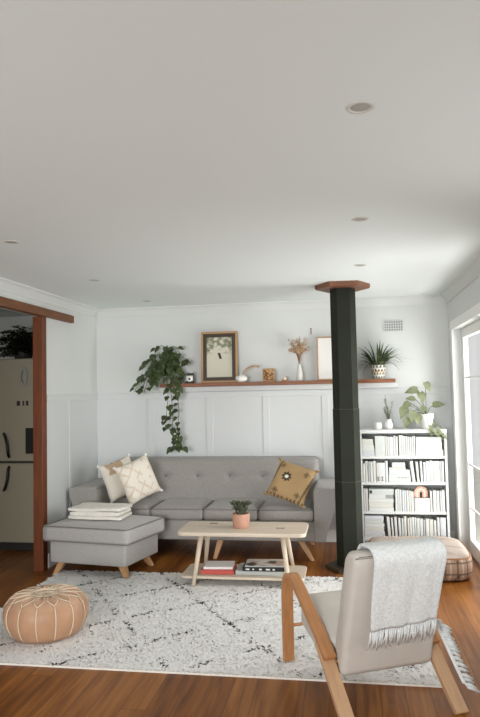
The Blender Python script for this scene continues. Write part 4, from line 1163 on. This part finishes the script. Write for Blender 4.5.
def big_leaf(path, L_, dr):
    pp = smooth_path(path, 5); tube(bm, pp, 0.0028, 5); leaf(bm2, pp[-1], dr, (0.1, -0.8, 0.7), L_, L_ * 0.72, 0.15, 0.2)
big_leaf([(0, 0, .12), (-.04, -.02, .24), (-.07, -.02, .355)], 0.125, (-.9, -.2, -.12))
big_leaf([(0, 0, .12), (.0, -.01, .28), (.0, -.02, .42)], 0.10, (.3, -.4, -.7))
big_leaf([(0, 0, .12), (-.03, 0, .26), (-.05, -.01, .33)], 0.11, (.2, -.5, -.7))
big_leaf([(0, 0, .12), (-.09, -.02, .2), (-.15, -.03, .24)], 0.10, (-.6, -.3, -.5))
big_leaf([(0, 0, .12), (-.12, -.03, .2), (-.19, -.04, .20)], 0.12, (-.35, -.3, -.85))
big_leaf([(0, 0, .12), (-.10, -.04, .15), (-.17, -.06, .10)], 0.10, (-.3, -.3, -.9))
big_leaf([(0, 0, .12), (-.08, -.05, .17), (-.12, -.06, .16)], 0.11, (-.2, -.4, -.9))
big_leaf([(0, 0, .12), (-.06, -.05, .15), (-.08, -.06, .13)], 0.10, (-.1, -.5, -.8))
big_leaf([(0, 0, .12), (-.05, -.01, .22), (-.10, -.01, .27)], 0.09, (-.7, -.3, .1))
big_leaf([(0, 0, .12), (.03, 0, .18), (.06, 0, .21)], 0.11, (.9, -.2, .15))
big_leaf([(0, 0, .12), (-.02, -.03, .18), (-.02, -.05, .20)], 0.09, (-.3, -.6, -.4))
for k in range(8):
    t_ = k / 7; pass
pp = smooth_path([(0.0, -0.03, .12), (.05, -.08, .08), (.08, -.125, .0), (.10, -.135, -.03), (.135, -.12, -.06)], 6); tube(bm, pp, 0.002, 5)
pp2 = smooth_path([(0.0, -0.03, .12), (.0, -.10, .05), (.03, -.135, -.005), (.05, -.14, -.03)], 6); tube(bm, pp2, 0.002, 5)
for q in pp[8::2] + pp2[8::2]:
    a = rnd.uniform(-2.8, -0.3); leaf(bm2, q, (cos(a), sin(a) * .7, -0.6), (0, -.7, .7), 0.05, 0.032, .2, .2)
obj('stems', bm, m_stem, P, True); obj('leaves', bm2, m_leafpale, P, True)

# ------------------------------------------------------------------ kitchen: fridge and plant
FR = thing('fridge', 'grey two-door fridge with black curved handles beyond the timber post', 'fridge', (-2.99, 5.62, 0))
obj('body', B(-0.32, 0.32, 0.05, 0.62, 0.04, 1.795, 0.01), m_fridge, FR)
d1 = obj('door', B(-0.32, 0.32, 0.0, 0.046, 0.83, 1.795, 0.014, 3), m_fridge, FR); d2 = obj('door', B(-0.32, 0.32, 0.0, 0.046, 0.075, 0.812, 0.014, 3), m_fridge, FR)
obj('seal', B(-0.31, 0.31, 0.012, 0.05, 0.78, 0.84), m_fridgedark, FR); obj('plinth', B(-0.31, 0.31, 0.03, 0.6, 0, 0.07), m_fridgedark, FR)
for dd, zs in ((d1, (0.87, 0.90, 0.98, 1.06, 1.09)), (d2, (0.78, 0.75, 0.67, 0.59, 0.56))):
    bm = bmesh.new(); tube(bm, smooth_path([(-0.150, -0.001, zs[0]), (-0.143, -0.035, zs[1]), (-0.146, -0.045, zs[2]), (-0.172, -0.035, zs[3]), (-0.205, -0.001, zs[4])], 6), 0.013, 10); obj('handle', bm, m_blackmetal, dd, True)
obj('dispenser', B(0.015, 0.10, -0.004, 0.002, 0.90, 1.14, 0.003, 1), m_black, d1)
def on_fridge(name, lab, cat, bm, mat, loc, grp=None):
    o = obj(name, bm, mat, None, False, loc); return tag(o, lab, cat, grp)
on_fridge('hanging_ornament', 'dull grey oval loop hanging on the upper fridge door above the magnets', 'ornament', Lt([(0.022, 0), (0.034, -0.004), (0.036, 0.004), (0.022, 0.008), (0.022, 0)], 20), m_inkgrey, (-2.985, 5.612, 1.62)).rotation_euler = (pi / 2, 0, 0)
bpy.data.objects['hanging_ornament'].scale = (1, 2.6, 1)
for k, (x, wd_, lab) in enumerate(((-3.045, 0.03, 'dark square fridge magnet, first of the row of three'), (-2.995, 0.012, 'narrow dark fridge magnet in the middle of the row of three'), (-2.955, 0.02, 'small dark fridge magnet closest to the timber post'))):
    on_fridge('magnet', lab, 'magnet', B(-wd_ / 2, wd_ / 2, -0.008, -0.0005, 0, 0.045, 0.002, 1), m_fridgedark, (x, 5.62, 1.35), 'fridge magnets')
P = thing('bushy_plant', 'dark bushy plant in a pot on top of the fridge', 'plant', (-3.08, 5.78, 1.796))
obj('pot', Lt([(0, 0), (0.07, 0), (0.08, 0.01), (0.10, 0.12), (0.095, 0.125), (0.085, 0.11), (0, 0.105)], 24), m_fridgedark, P, True)
bm = bmesh.new(); bm2 = bmesh.new(); rnd = random.Random(6)
for k in range(230):
    a = rnd.uniform(0, 6.28); sp = rnd.uniform(0.03, 0.33); z = rnd.uniform(0.03, 0.20) + (0.12 if rnd.random() < .15 else 0)
    pp = smooth_path([(0, 0, .1), (sp * .5 * cos(a), sp * .4 * sin(a), z * .8 + .05), (sp * cos(a), sp * .7 * sin(a), z)], 4); tube(bm, pp, 0.002, 4)
    for q in pp[3:]:
        for r_ in range(3):
            b_ = rnd.uniform(0, 6.28); leaf(bm2, q, (cos(b_), sin(b_) , rnd.uniform(-.3, .6)), (0, -.3, 1), rnd.uniform(.035, .055), 0.03, .2, .2, False)
obj('stems', bm, m_stem, P, True); obj('leaves', bm2, m_leafdeep, P, True)

# ------------------------------------------------------------------ light
wd = bpy.data.worlds.new('overcast'); scene.world = wd; wd.use_nodes = True
bg = wd.node_tree.nodes['Background']; bg.inputs['Color'].default_value = (0.985, 1.0, 0.99, 1); bg.inputs['Strength'].default_value = 0.72
def area(name, loc, rot, sx, sy_, power, col):
    l = bpy.data.lights.new(name, 'AREA'); l.shape = 'RECTANGLE'; l.size = sx; l.size_y = sy_; l.energy = power; l.color = col
    o = bpy.data.objects.new(name, l); COL.objects.link(o); o.location = loc; o.rotation_euler = rot; return o
area('added_side_fill', (1.5, 1.9, 1.25), (0, radians(82), 0), 1.4, 2.8, 12, (0.99, 0.985, 1.0))  # fill lamp added outside the unseen side window
area('daylight_glazed_door', (1.9, 4.6, 1.6), (0, radians(74), 0), 1.8, 2.2, 98, (0.985, 0.985, 1.0))
a_ = area('daylight_front_window', (-1.45, -1.9, 1.35), (radians(86), 0, 0), 2.2, 1.6, 54, (0.985, 0.985, 1.0))
a_.data.spread = radians(84)
area('added_ceiling_fill', (1.75, 4.7, 0.12), (0, radians(140), 0), 0.9, 2.2, 75, (1.0, 0.995, 0.98))  # lamp added low outside the door to brighten the ceiling

scene.view_settings.view_transform = 'Standard'
scene.view_settings.look = 'None'
scene.view_settings.exposure = -0.03
scene.cycles.use_denoising = True
scene.cycles.max_bounces = 10; scene.cycles.diffuse_bounces = 6
